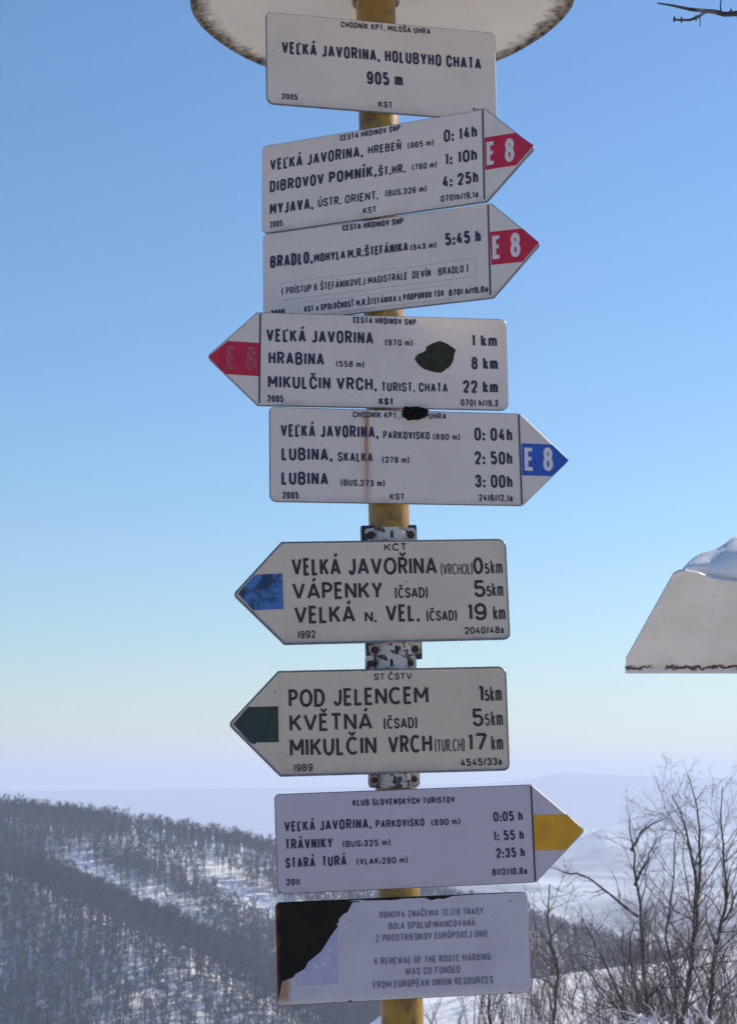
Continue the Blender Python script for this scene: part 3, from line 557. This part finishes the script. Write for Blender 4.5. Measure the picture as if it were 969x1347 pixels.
def clamp(root, x0, x1, y0, y1, cx, dark=None):
    """half-shell clamp with two bolted ears, below or above a cream sign; sign-local mm"""
    zf = -10.8
    if dark: box('back_strap', dark[0], dark[1], dark[2], dark[3], -46, -30, DARKSTEEL, root, 1.5)
    n = 14; V, F = [], []; half = 29
    prof = [(x0, -22.5), (x0 + 3, -22.5), (cx - half - 2.5, -22.5)] + [(xx, -50 + math.sqrt(41. ** 2 - xx ** 2)) for xx in np.linspace(cx - half, cx + half, n + 1)] + [(cx + half + 2.5, -22.5), (x1 - 3, -22.5), (x1, -22.5)]
    P = round_poly([(x0, y0), (x1, y0), (x1, y1), (x0, y1)], [7] * 4, 4)
    # strip mesh following the profile, with rounded ears
    rows = 8
    for (x, z) in prof:
        e = 0
        for lim, sg in ((x0, 1), (x1, -1)):
            d = abs(x - lim)
            if d < 7: e = max(e, 7 - math.sqrt(max(0, 49 - (7 - d) ** 2)))
        for r_ in (0, 1): V.append((x / 1000, (y0 + e if r_ == 0 else y1 - e) / 1000, z / 1000))
    m = len(prof)
    for k in range(m - 1): F.append((2 * k, 2 * k + 2, 2 * k + 3, 2 * k + 1))
    b = len(V)
    V += [(v[0], v[1], v[2] - .0025) for v in V]
    for k in range(m - 1): F.append((b + 2 * k + 1, b + 2 * k + 3, b + 2 * k + 2, b + 2 * k))
    for k in range(m - 1):
        F.append((2 * k, b + 2 * k, b + 2 * k + 2, 2 * k + 2)); F.append((2 * k + 1, 2 * k + 3, b + 2 * k + 3, b + 2 * k + 1))
    F.append((0, 1, b + 1, b)); F.append((2 * m - 2, b + 2 * m - 2, b + 2 * m - 1, 2 * m - 1))
    o_ = mesh_obj('clamp', V, F, BRACKET, root)
    ym = (y0 + y1) / 2
    return o_
def bolt(root, x, y, z=-22.5, r=7.5):
    P = [(x + r * math.cos(k * math.pi / 3), y + r * math.sin(k * math.pi / 3)) for k in range(6)]
    plate('bolt', P, [(0, z - 4), (0, z + 4), (1.2, z + 5)], [BOLT], [0, 0, 0, 0], root)
def slot(root, x, y, z=-9.0):
    P = round_poly([(x - 2.4, y - 7), (x + 2.4, y - 7), (x + 2.4, y + 7), (x - 2.4, y + 7)], [2.3] * 4, 4)
    plate('slot', P, [(0, z - .6), (0, z + .3)], [HOLE], [0, 0, 0], root)
s6, s7 = FR[6], FR[7]
clamp(s6, -50, 46, -115, 119, -2); clamp(s7, -54, 40, -119.5, 120.5, -7)
box('back_strap', -54, 49, 60, 125, -46, -30, DARKSTEEL, s6, 1.5); box('back_strap', -53, 50, -123, -60, -46, -30, DARKSTEEL, s6, 1.5)
for root_, xa, xb, ya, cx_, r_ in ((s6, -39, 36, 105.5, -2, 7.5), (s7, -43, 30, 105., -7, 6.)):
    for sg in (1, -1):
        bolt(root_, xa, sg * ya, r=r_); bolt(root_, xb, sg * ya, r=r_); slot(root_, cx_, sg * ya)
# black moss lump caught between two plates
L = SHAPES['lump']; cx = sum(p[0] for p in L) / len(L); cy = sum(p[1] for p in L) / len(L)
V = [(cx / 1000, cy / 1000, .016)]; F = []; rings = 4; n = len(L) * 2
for rr in range(1, rings + 1):
    f_ = rr / rings
    for k in range(n):
        a, b = L[(k // 2) % len(L)], L[(k // 2 + k % 2) % len(L)]; p = ((a[0] + b[0]) / 2, (a[1] + b[1]) / 2)
        j_ = 1 + .05 * math.sin(k * 2.3 + rr) * (rr > 1)
        V.append(((cx + (p[0] - cx) * f_ * j_) / 1000, (cy + (p[1] - cy) * f_ * j_) / 1000, .016 * math.sqrt(max(0, 1 - f_ ** 2.2)) + .002 * math.sin(k * 1.7 + rr * 2) - (.0005 if rr == rings else 0)))
for k in range(n): F.append((0, 1 + k, 1 + (k + 1) % n))
for rr in range(rings - 1):
    for k in range(n): a = 1 + rr * n; F.append((a + k, a + n + k, a + n + (k + 1) % n, a + (k + 1) % n))
lump = mesh_obj('moss_clump', V, F, LUMP, None, None, True); lump.matrix_world = FR[5].matrix_world.copy()
tag(lump, 'black moss lump stuck at the upper edge of the blue banded sign', 'moss')

# round roof disc on top of the pole
c0 = PO + PA * 1.4973 + Vector((.0131, .0242, 0)); tx, ty = .0221, -.0222
e1 = Vector((math.cos(tx), 0, math.sin(tx))); e2 = Vector((0, math.cos(ty), math.sin(ty))); e3 = e1.cross(e2).normalized()
disc = tag(empty('roof_disc', Matrix(((e1.x, e2.x, e3.x, c0.x), (e1.y, e2.y, e3.y, c0.y), (e1.z, e2.z, e3.z, c0.z), (0, 0, 0, 1)))), 'round white metal disc roof with mossy rim on top of the pole', 'roof')
n = 96; RD = .3746; prof = [(0, .006), (.15, .004), (.30, .001), (RD - .014, 0), (RD - .006, -.004), (RD, .002), (RD, .012), (RD - .01, .016), (.2, .028), (0, .05)]
V, F, M = [], [], []
for k in range(n):
    a = 2 * math.pi * k / n; wob = 1 + .006 * math.sin(3 * a + 1) + .004 * math.sin(7 * a)
    for (r_, z_) in prof: V.append((r_ * wob * math.cos(a), r_ * wob * math.sin(a), z_ + .004 * math.sin(5 * a) * (r_ / RD) ** 2))
m = len(prof)
for k in range(n):
    k2 = (k + 1) % n
    for q in range(m - 1): F.append((k * m + q, k * m + q + 1, k2 * m + q + 1, k2 * m + q)); M.append(0 if q < 3 else 1)
mesh_obj('sheet', V, F, [DISC, RIM], disc, M, True)
capped('collar', [(-.0131, -.0242, -.012), (-.0131, -.0242, .004)], [.046, .046], 32, BRACKET, disc)

# ---------------------------------------------------------------- information board with a snowy sheet roof
EYE = Vector((0, 0, CAM_Z))
def depth(x, z, y): return EYE + (Vector((x, 5.0, z)) - EYE) * (y / 5.0)
ctr = 1.36
left = [(.694, 1.990), (.695, 2.020), (.828, 2.250), (.842, 2.258), (.861, 2.261), (.899, 2.253), (.936, 2.239), (1.001, 2.230), (1.12, 2.226), (1.24, 2.236)]
front = [(x, z) for x, z in left] + [(ctr, 2.242)] + [(2 * ctr - x, z) for x, z in reversed(left)]
board = tag(empty('information_board', Matrix.Translation((ctr, 5.03, 0))), 'weathered board with a sheet metal roof of white paint and rusty lower rim', 'board')
off = Vector((ctr, 5.03, 0))
yof = lambda z: 5.10 - .30 * (z - 1.99) / .27
V = [depth(x, z, yof(z)) - off for x, z in front]; nrm = Vector((0, .27, .30)).normalized(); k = len(V)
V += [v + nrm * .008 for v in V]
F = [tuple(range(k - 1, -1, -1)), tuple(range(k, 2 * k))] + [(a, (a + 1) % k, k + (a + 1) % k, k + a) for a in range(k)]
ro = mesh_obj('roof_sheet', [v + off for v in V], F, ROOFSHEET, board); ro.matrix_parent_inverse = board.matrix_world.inverted()
lip = []
for (x, z) in ((.6955, 1.984), (2 * ctr - .6955, 1.984)): lip.append(depth(x, z, 5.09))
tb = mesh_obj('roof_rim', [lip[0], lip[1], lip[1] + Vector((0, 0, .022)), lip[0] + Vector((0, 0, .022)), lip[0] + Vector((0, .03, 0)), lip[1] + Vector((0, .03, 0)), lip[1] + Vector((0, .03, .022)), lip[0] + Vector((0, .03, .022))],
  [(0, 1, 2, 3), (5, 4, 7, 6), (1, 5, 6, 2), (4, 0, 3, 7), (3, 2, 6, 7), (4, 5, 1, 0)], ROOFSHEET, board); tb.matrix_parent_inverse = board.matrix_world.inverted()
for px0 in (1.12, 1.60):
    p = capped('post', [(px0 - ctr, .02, -.25), (px0 - ctr, .02, 2.06)], [.045, .042], 14, WOOD, board)
for r_ in range(5):
    z0 = .95 + r_ * .185
    box('plank', -330, 330, z0 * 1000, (z0 + .178) * 1000, 0, 24, WOOD, board, 0).rotation_euler = (math.radians(90), 0, 0)
# the snow lying on that roof
xs = np.linspace(.853, 2 * ctr - .853, 60); V, F = [], []; m = 14
hx = np.interp(xs, [.853, .859, .892, .916, .966, .989, 1.06, 1.36, 1.66, 1.80, 1.867], [.004, .016, .042, .064, .100, .120, .145, .165, .145, .09, .004])
zx = np.interp(xs, [p[0] for p in front[:21]], [p[1] for p in front[:21]])
for a, x in enumerate(xs):
    for b in range(m):
        t = b / (m - 1); u_ = math.pi * t
        nz = .014 * (float(vnoise(np.array(x * 28.), np.array(b * .9))) - .5) + .007 * (float(vnoise(np.array(x * 75.), np.array(b * 2.1))) - .5)
        yy = 4.845 + .15 * (1 - math.cos(u_)); zz = zx[a] + .004 + (.74 * hx[a] + 1.0 * nz * (hx[a] > .01)) * math.sin(u_) ** .6 + .028 * min(1, t / .5) * min(1, hx[a] / .12) - .30 * max(0, t - .5)
        V.append(depth(x, zz, yy))
for a in range(len(xs) - 1):
    for b in range(m - 1): F.append((a * m + b, (a + 1) * m + b, (a + 1) * m + b + 1, a * m + b + 1))
    F.append((a * m, a * m + m - 1, (a + 1) * m + m - 1, (a + 1) * m))
F += [tuple(range(m)), tuple(range(len(V) - 1, len(V) - m - 1, -1))]
tag(mesh_obj('snow_cap', V, F, SNOW, None, None, True), 'thick lump of snow lying on the sheet metal roof', 'snow')

# ---------------------------------------------------------------- bare trees
TWIG_MIN = .0032
def unit(v): return v / max(np.linalg.norm(v), 1e-9)
def grow(rg, P, r0, r1, level, out, dens, lift=.25, kink=.16, maxlev=3, shrink=.55):
    """P: polyline of a stem; adds (P, radii) to out[level] and its side branches"""
    P = np.array(P, float); m = len(P); Rd = np.linspace(r0, r1, m); out[min(level, 3)].append((P, Rd))
    if level >= maxlev: return
    seg = np.linalg.norm(np.diff(P, axis=0), axis=1); ln = seg.sum(); cum = np.concatenate([[0], np.cumsum(seg)]) / ln
    for k in range(max(2, int(dens[level] * ln + rg.random()))):
        t = rg.uniform(.22 if level == 0 else .12, 1.0); q = np.array([np.interp(t, cum, P[:, a]) for a in range(3)])
        i_ = min(np.searchsorted(cum, t), m - 1); d = unit(P[i_] - P[max(i_ - 1, 0)]) if i_ else unit(P[1] - P[0])
        side = unit(np.cross(d, rg.normal(size=3))); an = rg.uniform(.5, 1.05)
        dv = unit(d * math.cos(an) + side * math.sin(an) + np.array([0, 0, lift * rg.random()]))
        L_ = ln * shrink * rg.uniform(.35, 1.0) * (1.15 - .6 * t); n_ = (5, 3, 2)[min(level, 2)]; step = L_ / n_; pts = [q]
        for s_ in range(n_):
            dv = unit(dv + rg.normal(size=3) * kink + np.array([0, 0, lift * .25])); pts.append(pts[-1] + dv * step)
        rb = max(np.interp(t, cum, Rd) * rg.uniform(.28, .5), TWIG_MIN)
        grow(rg, pts, rb, max(rb * .3, TWIG_MIN * .65), level + 1, out, dens, lift, kink, maxlev, shrink)
def jitter_stem(rg, P, n=3, dep=.12):
    P = np.array(P, float); t = np.arange(len(P)); tt = np.linspace(0, len(P) - 1, (len(P) - 1) * n + 1)
    Q = np.stack([np.interp(tt, t, P[:, k]) for k in range(3)], 1)
    Q[1:-1] = .5 * Q[1:-1] + .25 * (Q[:-2] + Q[2:])
    w_ = np.cumsum(rg.normal(size=len(Q))) * dep; Q[:, 1] += w_ - w_[0]; Q[1:-1, [0, 2]] += rg.normal(size=(len(Q) - 2, 2)) * .012
    return Q
def ground_z(x, y): return float(height(np.array([float(x)]), np.array([float(y)]))[0])
def bare_tree(seed, name, label, stems, r0, dens=(5.0, 7.5, 8.0), cat='tree', group='bare trees on the bushy shoulder', matt=(BARK, TWIG), shrink=.36, maxlev=3, lift=.12, rmin=.012):
    rg = np.random.default_rng(seed); S0 = [jitter_stem(rg, p) for p in stems]
    base = S0[0][0]; gz = ground_z(base[0], base[1])
    if gz < base[2]:                                     # carry the first stem down to the ground
        k = max(2, int((base[2] - gz) / .6) + 1); down = np.linspace([base[0] + rg.normal() * .1, base[1], gz - .15], base, k, endpoint=False); S0[0] = np.concatenate([down, S0[0]])
    org = S0[0][0].copy(); out = [[], [], [], []]
    for k, P in enumerate(S0): grow(rg, P - org, r0 * (1 if k == 0 else .55), rmin * (1 if k == 0 else .7), 0, out, dens, lift, .24, maxlev, shrink)
    root = tag(empty(name, Matrix.Translation(org)), label, cat, group)
    tubes('trunk', out[0], 7, matt[0], root)
    if out[1]: tubes('limbs', out[1], 5, matt[0], root)
    if out[2] or out[3]: tubes('crown', out[2] + out[3], 3, matt[1], root)
    return root
P = lambda y, L: [(x, y, z) for x, z in L]
bare_tree(21, 'bare_tree', 'bare dark tree whose long limb reaches sideways under the yellow arrow tip', [
  P(45, [(6.604, -4.025), (6.554, -3.027), (6.486, -1.969), (6.418, -.903), (6.323, -.189), (6.296, .259), (6.289, .8)]),
  P(45, [(6.405, -1.526), (5.994, -1.224), (5.547, -.868), (5.098, -.547), (4.554, -.457), (4.2, -.3)]),
  P(45, [(6.347, -.814), (6.556, -.368), (6.707, -.1), (6.808, .349)]), P(45, [(6.291, .026), (6.572, .403), (6.815, .655), (7.128, .8)])], .07)
bare_tree(22, 'bare_tree', 'tallest bare tree, its trunk forking into two high tops', [
  P(48, [(7.907, -4.407), (8.101, -2.779), (8.303, -1.646), (8.302, -.887), (8.225, -.124), (8.181, .45), (7.996, .873), (7.753, 1.316)]),
  P(48, [(8.303, -1.646), (8.404, -.696), (8.414, .45), (8.375, 1.22), (8.253, 1.8)])], .085)
bare_tree(23, 'bare_tree', 'crooked bare tree with a bent trunk beyond the tall forked one', [
  P(46, [(8.298, -3.311), (8.461, -2.05), (8.671, -1.143), (8.664, -.048), (8.607, .594), (8.688, 1.517)]), P(46, [(8.5, -2.0), (8.8, -1.5), (9.1, -.7), (9.25, .4)])], .07)
bare_tree(24, 'bare_tree', 'thin straight bare tree between two thicker bare trees', [P(52, [(8.393, -3.457), (8.12, -2.642), (8.287, -1.72), (8.369, -.896), (8.431, -.069), (8.546, .346)])], .05)
bare_tree(25, 'bare_tree', 'slender bent young tree beside the torn notice plate', [P(38, [(3.68, -3.135), (3.787, -2.069), (3.657, -1.547), (3.631, -1.174), (3.637, -.8), (3.703, -.423)])], .045, (5., 7., 8.))
bare_tree(26, 'bare_tree', 'slanting bare tree leaning toward the notice plate', [P(42, [(5.728, -3.643), (5.508, -2.876), (5.231, -2.35), (4.988, -1.807), (4.793, -1.393)]),
  P(42, [(5.9, -3.9), (5.45, -3.2), (5.0, -2.7), (4.6, -2.2)])], .06, (5., 7., 8.))
bare_tree(27, 'bare_tree', 'small bare tree close against the trunk with the long limb', [P(44, [(6.256, -3.436), (6.098, -2.578), (6.091, -2.06), (6.206, -1.627)]), P(44, [(6.3, -3.3), (6.0, -2.9), (5.85, -2.3), (5.9, -1.7)])], .045)
bare_tree(28, 'bare_tree', 'small bare tree on the snow just under the notice plate', [P(60, [(3.846, -5.934), (3.755, -5.421), (3.88, -4.837), (3.74, -4.368), (3.8, -3.6)])], .075, (2.2, 3., 4.))
rs = np.random.default_rng(5)
spots = [(3.0, 72, 2.2), (4.4, 80, 2.6), (5.3, 66, 2.6), (6.1, 58, 3.3), (7.0, 74, 3.6), (7.7, 62, 4.0), (6.6, 50, 3.4), (8.4, 54, 3.8), (8.9, 68, 4.4), (10.2, 60, 4.6), (9.4, 50, 4.0), (11.0, 70, 4.8), (12.2, 64, 5.0), (9.9, 44, 3.8), (12.8, 78, 5.0), (5.2, 90, 2.2), (11.2, 54, 4.2), (7.2, 88, 3.2), (9.7, 86, 3.8), (6.0, 70, 3.2), (7.4, 52, 3.4), (8.0, 80, 4.0), (9.0, 58, 4.2), (10.6, 50, 4.2), (5.0, 56, 2.6), (8.6, 46, 3.8), (11.8, 58, 4.6), (10.3, 76, 4.6), (6.9, 64, 3.6), (4.2, 62, 2.2), (5.8, 78, 3.0)] + [(rs.uniform(.118, .215) * yy_, yy_, rs.uniform(3.4, 4.6)) for yy_ in rs.uniform(40, 64, 18)] + [(rs.uniform(.03, .11) * yy_, yy_, rs.uniform(1.2, 2.1)) for yy_ in rs.uniform(58, 92, 16)]
for q, (x_, y_, h_) in enumerate(spots):
    gz = ground_z(x_, y_); st = []
    for e in range(6):
        a_ = rs.uniform(0, 6.28); o_ = rs.uniform(.25, .55) * h_; bx_, by_ = x_ + .25 * math.cos(a_), y_ + .25 * math.sin(a_)
        st.append([(bx_, by_, gz - .1), (bx_ + .25 * o_ * math.cos(a_), by_ + .25 * o_ * math.sin(a_), gz + .45 * h_), (bx_ + .6 * o_ * math.cos(a_), by_ + .6 * o_ * math.sin(a_), gz + .75 * h_), (bx_ + o_ * math.cos(a_), by_ + o_ * math.sin(a_), gz + h_ * rs.uniform(.8, 1.05))])
    low_ = h_ < 2.15; TWIG_MIN = .0042
    bare_tree(60 + q, 'bare_shrub', 'low leafless shrub on the open snow beside the notice plate' if low_ else 'leafless many-stemmed shrub in the thicket among the bare trees', st, .032, (2.4, 3.6, 4.2), 'shrub', 'low shrubs on the open snow' if low_ else 'leafless shrubs of the thicket', (BRUSH, BRUSH), .42, 3, .3, .008)
TWIG_MIN = .0032
for q, (x_, y_, h_, lab) in enumerate(((5.95, 37, 4.7, 'drooping shrub coated with snow beside the long-limbed tree trunk'), (7.1, 38, 4.5, 'narrow snow-coated shrub under the tall forked tree'))):
    gz = ground_z(x_, y_); rr = np.random.default_rng(90 + q); L_ = []
    st = []
    for e in range(5):
        a_ = rr.uniform(0, 6.28); o_ = rr.uniform(.3, .8)
        st.append([(x_, y_, gz - .1), (x_ + .3 * o_ * math.cos(a_), y_ + .3 * o_ * math.sin(a_), gz + .55 * h_), (x_ + .8 * o_ * math.cos(a_), y_ + .8 * o_ * math.sin(a_), gz + .95 * h_), (x_ + 1.3 * o_ * math.cos(a_), y_ + 1.2 * o_ * math.sin(a_), gz + rr.uniform(.84, .97) * h_)])
    TWIG_MIN = .010; bare_tree(190 + q, 'snowy_shrub', lab, st, .045, (3.0, 4.2, 4.5), 'shrub', None, (RIMED, RIMED), .30, 3, .05, .03); TWIG_MIN = .0032
# overhanging branch: a bare tree standing outside the picture on the right
rg = np.random.default_rng(3); out = [[], [], [], []]; org = np.array([3.1, 5.6, -.2])
grow(rg, np.array([(3.1, 5.6, -.2), (3.12, 5.6, 1.0), (3.06, 5.58, 2.2), (3.1, 5.62, 3.4), (3.2, 5.65, 4.6), (3.15, 5.7, 6.0)]) - org, .10, .03, 0, out, (1.2, 1.5, 2.), .3, .12, 2)
keep = [[], [], [], []]
for lv in range(4):                                     # its other limbs grow away from the post
    for P, Rd in out[lv]:
        if lv == 0 or (P[:, 0] + org[0]).min() > 2.0: keep[lv].append((P, Rd))
limb = [(3.12, 5.62, 3.9), (2.7, 5.6, 4.0), (2.2, 5.56, 4.12), (1.7, 5.52, 4.10), (1.34, 5.5, 4.075), (1.152, 5.5, 4.070), (1.111, 5.5, 4.067), (1.082, 5.5, 4.075), (1.007, 5.5, 4.083), (.95, 5.5, 4.096), (.903, 5.5, 4.104)]
keep[1].append((np.array(limb) - org, [.030, .026, .021, .016, .012, .0095, .0085, .0078, .0058, .004, .0025]))
keep[1].append((np.array([(1.055, 5.5, 4.077), (1.042, 5.495, 4.066), (1.028, 5.49, 4.055), (1.001, 5.49, 4.044), (.969, 5.49, 4.044), (.953, 5.49, 4.046)]) - org, [.0055, .005, .0046, .0042, .0038, .003]))
for (x_, z_) in ((.975, 4.0445), (.953, 4.0465), (1.13, 4.071), (1.02, 4.05)):
    keep[2].append((np.array([(x_, 5.49, z_ - .009), (x_, 5.49, z_), (x_, 5.49, z_ + .010)]) - org, [.002, .0052, .002]))
keep[2].append((np.array([(1.03, 5.49, 4.055), (1.034, 5.49, 4.04), (1.031, 5.49, 4.022)]) - org, [.0022, .0018, .0012]))
keep[2].append((np.array([(1.16, 5.5, 4.069), (1.15, 5.49, 4.05), (1.165, 5.48, 4.03), (1.19, 5.48, 4.02)]) - org, [.004, .0035, .003, .002]))
keep[2].append((np.array([(1.10, 5.5, 4.073), (1.098, 5.49, 4.10), (1.105, 5.48, 4.13)]) - org, [.003, .0022, .0015]))
t_ = tag(empty('bare_tree', Matrix.Translation(org)), 'bare tree beside the roofed board whose twig overhangs the signpost', 'tree')
tubes('trunk', keep[0], 10, BARK, t_); tubes('limbs', keep[1], 8, BARK, t_); [tubes('twig', [q_], 6, BARK, t_) for q_ in keep[2] + keep[3]]

# ---------------------------------------------------------------- forest on the hill (one far-off wood)
rg = np.random.default_rng(11)
def tree_template(rg, h):
    V, F = [], []
    def sliver(p, q, w0, w1):
        d = unit(q - p); s_ = unit(np.cross(d, rg.normal(size=3))); b = len(V)
        V.extend([p - s_ * w0, p + s_ * w0, q + s_ * w1]); F.append((b, b + 1, b + 2))
    top = np.array([rg.normal() * .5, rg.normal() * .5, h]); mid = top * np.array([.5, .5, .55])
    for k in range(3):                                   # trunk: three-sided, tapered
        a0, a1 = k * 2.094, (k + 1) * 2.094; b = len(V)
        ring = lambda c_, r_: [c_ + r_ * np.array([math.cos(a0), math.sin(a0), 0]), c_ + r_ * np.array([math.cos(a1), math.sin(a1), 0])]
        A_, B_ = ring(np.zeros(3) - [0, 0, 1.], .34), ring(mid, .25)
        V.extend([A_[0], A_[1], B_[0], B_[1], top]); F.extend([(b, b + 1, b + 3), (b, b + 3, b + 2), (b + 2, b + 3, b + 4)])
    for k in range(15):
        z = h * rg.uniform(.34, .95); p = np.interp(z, [0, h], [0, 1]) * top; a = rg.uniform(0, 6.28); L_ = h * rg.uniform(.13, .26) * (1.15 - .5 * z / h)
        q = p + np.array([math.cos(a) * L_ * .75, math.sin(a) * L_ * .75, L_ * .85]); sliver(p, q, .19, .06)
        for e in range(4):
            t = rg.uniform(.3, 1); p2 = p + (q - p) * t; d = unit(q - p) * .8 + rg.normal(size=3) * .55 + np.array([0, 0, .35])
            sliver(p2, p2 + unit(d) * h * rg.uniform(.08, .20), .26, .07)
    return np.array(V), np.array(F)
def spruce_template(rg, h):
    V, F = [], []
    for k in range(46):
        t = k / 46; z = h * (.08 + .92 * t); a = k * 2.4 + rg.normal() * .2; L_ = h * .2 * (1 - t) + .3; b = len(V); wd = .22 * L_ + .25
        d = np.array([math.cos(a), math.sin(a), -.35]); s_ = np.array([-math.sin(a), math.cos(a), 0]); p = np.array([0, 0, z])
        V.extend([p + [0, 0, .3], p + d * L_ - s_ * wd, p + d * L_ + s_ * wd]); F.append((b, b + 1, b + 2))
    return np.array(V), np.array(F)
TEMPL = [tree_template(rg, h) for h in (15, 17, 18, 19, 16, 20)]
SPR = [spruce_template(rg, h) for h in (17, 20)]
xs, ys = np.meshgrid(np.arange(-490, 420, 4.8), np.arange(905, 1592, 4.8)); xs, ys = xs.ravel(), ys.ravel()
xs = xs + rg.uniform(-2.4, 2.4, len(xs)); ys = ys + rg.uniform(-2.4, 2.4, len(ys))
k = (xs > -.31 * ys) & (xs < .262 * ys); xs, ys = xs[k], ys[k]; zs = height(xs, ys)
gu = 484.5 + 2433 * xs / ys; gv = 1025 - 2433 * (zs - 1.7) / ys        # bearing and steepness below eye level, scaled
on_spur = spur(xs, ys) > hill(xs, ys) - 1.5
def band(u_, pts, half):
    c_ = np.interp(u_, [p[0] for p in pts], [p[1] for p in pts]); e = np.clip((u_ - pts[0][0]) / 40, 0, 1) * np.clip((pts[-1][0] - u_) / 60, 0, 1) if pts[-1][0] < 900 else np.clip((u_ - pts[0][0]) / 40, 0, 1)
    return np.clip(1.3 - np.abs(gv - c_) / half, 0, 1) * e
patch = np.clip(.5 + 2.2 * fbm(xs / 60 + 40, ys / 60, 3), 0, 1)
bA = band(gu, [(140, 1100), (240, 1122), (350, 1142), (620, 1215)], 12); bB = band(gu, [(215, 1140), (270, 1153), (330, 1190), (380, 1212), (520, 1262)], 28)
bC = band(gu, [(60, 1132), (120, 1148), (190, 1185), (270, 1225), (330, 1262)], 30); bD = band(gu, [(640, 1200), (760, 1228), (1000, 1290)], 16)
clear = np.maximum.reduce([bA * .85, bB, bC, bD * .6])
dens_m = 1.0 - .93 * np.clip(clear * (.7 + .7 * patch), 0, 1)
low = np.clip((gv - np.interp(gu, [0, 180, 360, 500], [1195, 1240, 1305, 1360])) / 30, 0, 1)
dens_s = 1.0 - .35 * low * np.clip(2.2 * patch - .6, 0, 1)
conif = (np.abs(gv - np.interp(gu, [130, 200, 260, 330, 420], [1118, 1140, 1163, 1212, 1250])) < 9) & (gu > 130) & (gu < 430) & ~on_spur
dens_m = np.where(conif, .9, dens_m)
dens = np.where(on_spur, dens_s, dens_m)
dens = np.where(gu > 560, dens * .8, dens)
kp = rg.random(len(xs)) < dens; spk = conif & (rg.random(len(xs)) < .5)
FV, FF, b = [], [], 0; ids = rg.integers(0, len(TEMPL), len(xs)); rot = rg.uniform(0, 6.28, len(xs)); scl = rg.uniform(.78, 1.12, len(xs)); tilt = rg.normal(size=(len(xs), 2)) * .04
def scatter(templ, sel):
    global b
    V0, F0 = templ; n_ = sel.sum()
    if not n_: return
    c_, s_ = np.cos(rot[sel])[:, None], np.sin(rot[sel])[:, None]; k_ = scl[sel][:, None]
    X = (V0[None, :, 0] * c_ - V0[None, :, 1] * s_) * k_ + V0[None, :, 2] * tilt[sel, :1] + xs[sel][:, None]; Y = (V0[None, :, 0] * s_ + V0[None, :, 1] * c_) * k_ + ys[sel][:, None]; Z = V0[None, :, 2] * k_ + zs[sel][:, None]
    FV.append(np.stack([X, Y, Z], -1).reshape(-1, 3)); FF.append((F0[None] + (np.arange(n_) * len(V0))[:, None, None]).reshape(-1, 3) + b); b += n_ * len(V0)
for q in range(len(TEMPL)): scatter(TEMPL[q], kp & (ids == q) & ~spk)
fo = np_mesh('forest', np.concatenate(FV), np.concatenate(FF), FOREST); tag(fo, 'far-off leafless wood covering the snowy hillside', 'forest', kind='stuff')
FV, FF, b = [], [], 0
for q in range(len(SPR)): scatter(SPR[q], spk & (ids % 2 == q))
sp_o = np_mesh('spruce_wood', np.concatenate(FV), np.concatenate(FF), plain('spruce_needles', (.030, .042, .038), .9, .4, .05, .1)); tag(sp_o, 'dark line of far-off spruces between the snowy clearings', 'forest', kind='stuff')

# ---------------------------------------------------------------- haze
zlo, zhi = float(GZ.min()) - 1.5, float(max(GZ.max(), 8.)) + 12
s_ = 19600.
Vb = [(x, y, z) for z in (zlo, zhi) for x, y in ((-s_, -s_), (s_, -s_), (s_, s_), (-s_, s_))]
hz = bpy.data.materials.new('haze_air'); hz.use_nodes = True; t = hz.node_tree; t.nodes.clear()
vo = t.nodes.new('ShaderNodeVolumePrincipled'); om = t.nodes.new('ShaderNodeOutputMaterial'); t.links.new(vo.outputs[0], om.inputs['Volume'])
vo.inputs['Color'].default_value = (.63, .735, .95, 1); vo.inputs['Density'].default_value = 1.35e-4; vo.inputs['Anisotropy'].default_value = .15
o_ = mesh_obj('haze', Vb, [(3, 2, 1, 0), (4, 5, 6, 7), (0, 1, 5, 4), (1, 2, 6, 5), (2, 3, 7, 6), (3, 0, 4, 7)], hz); tag(o_, kind='stuff')
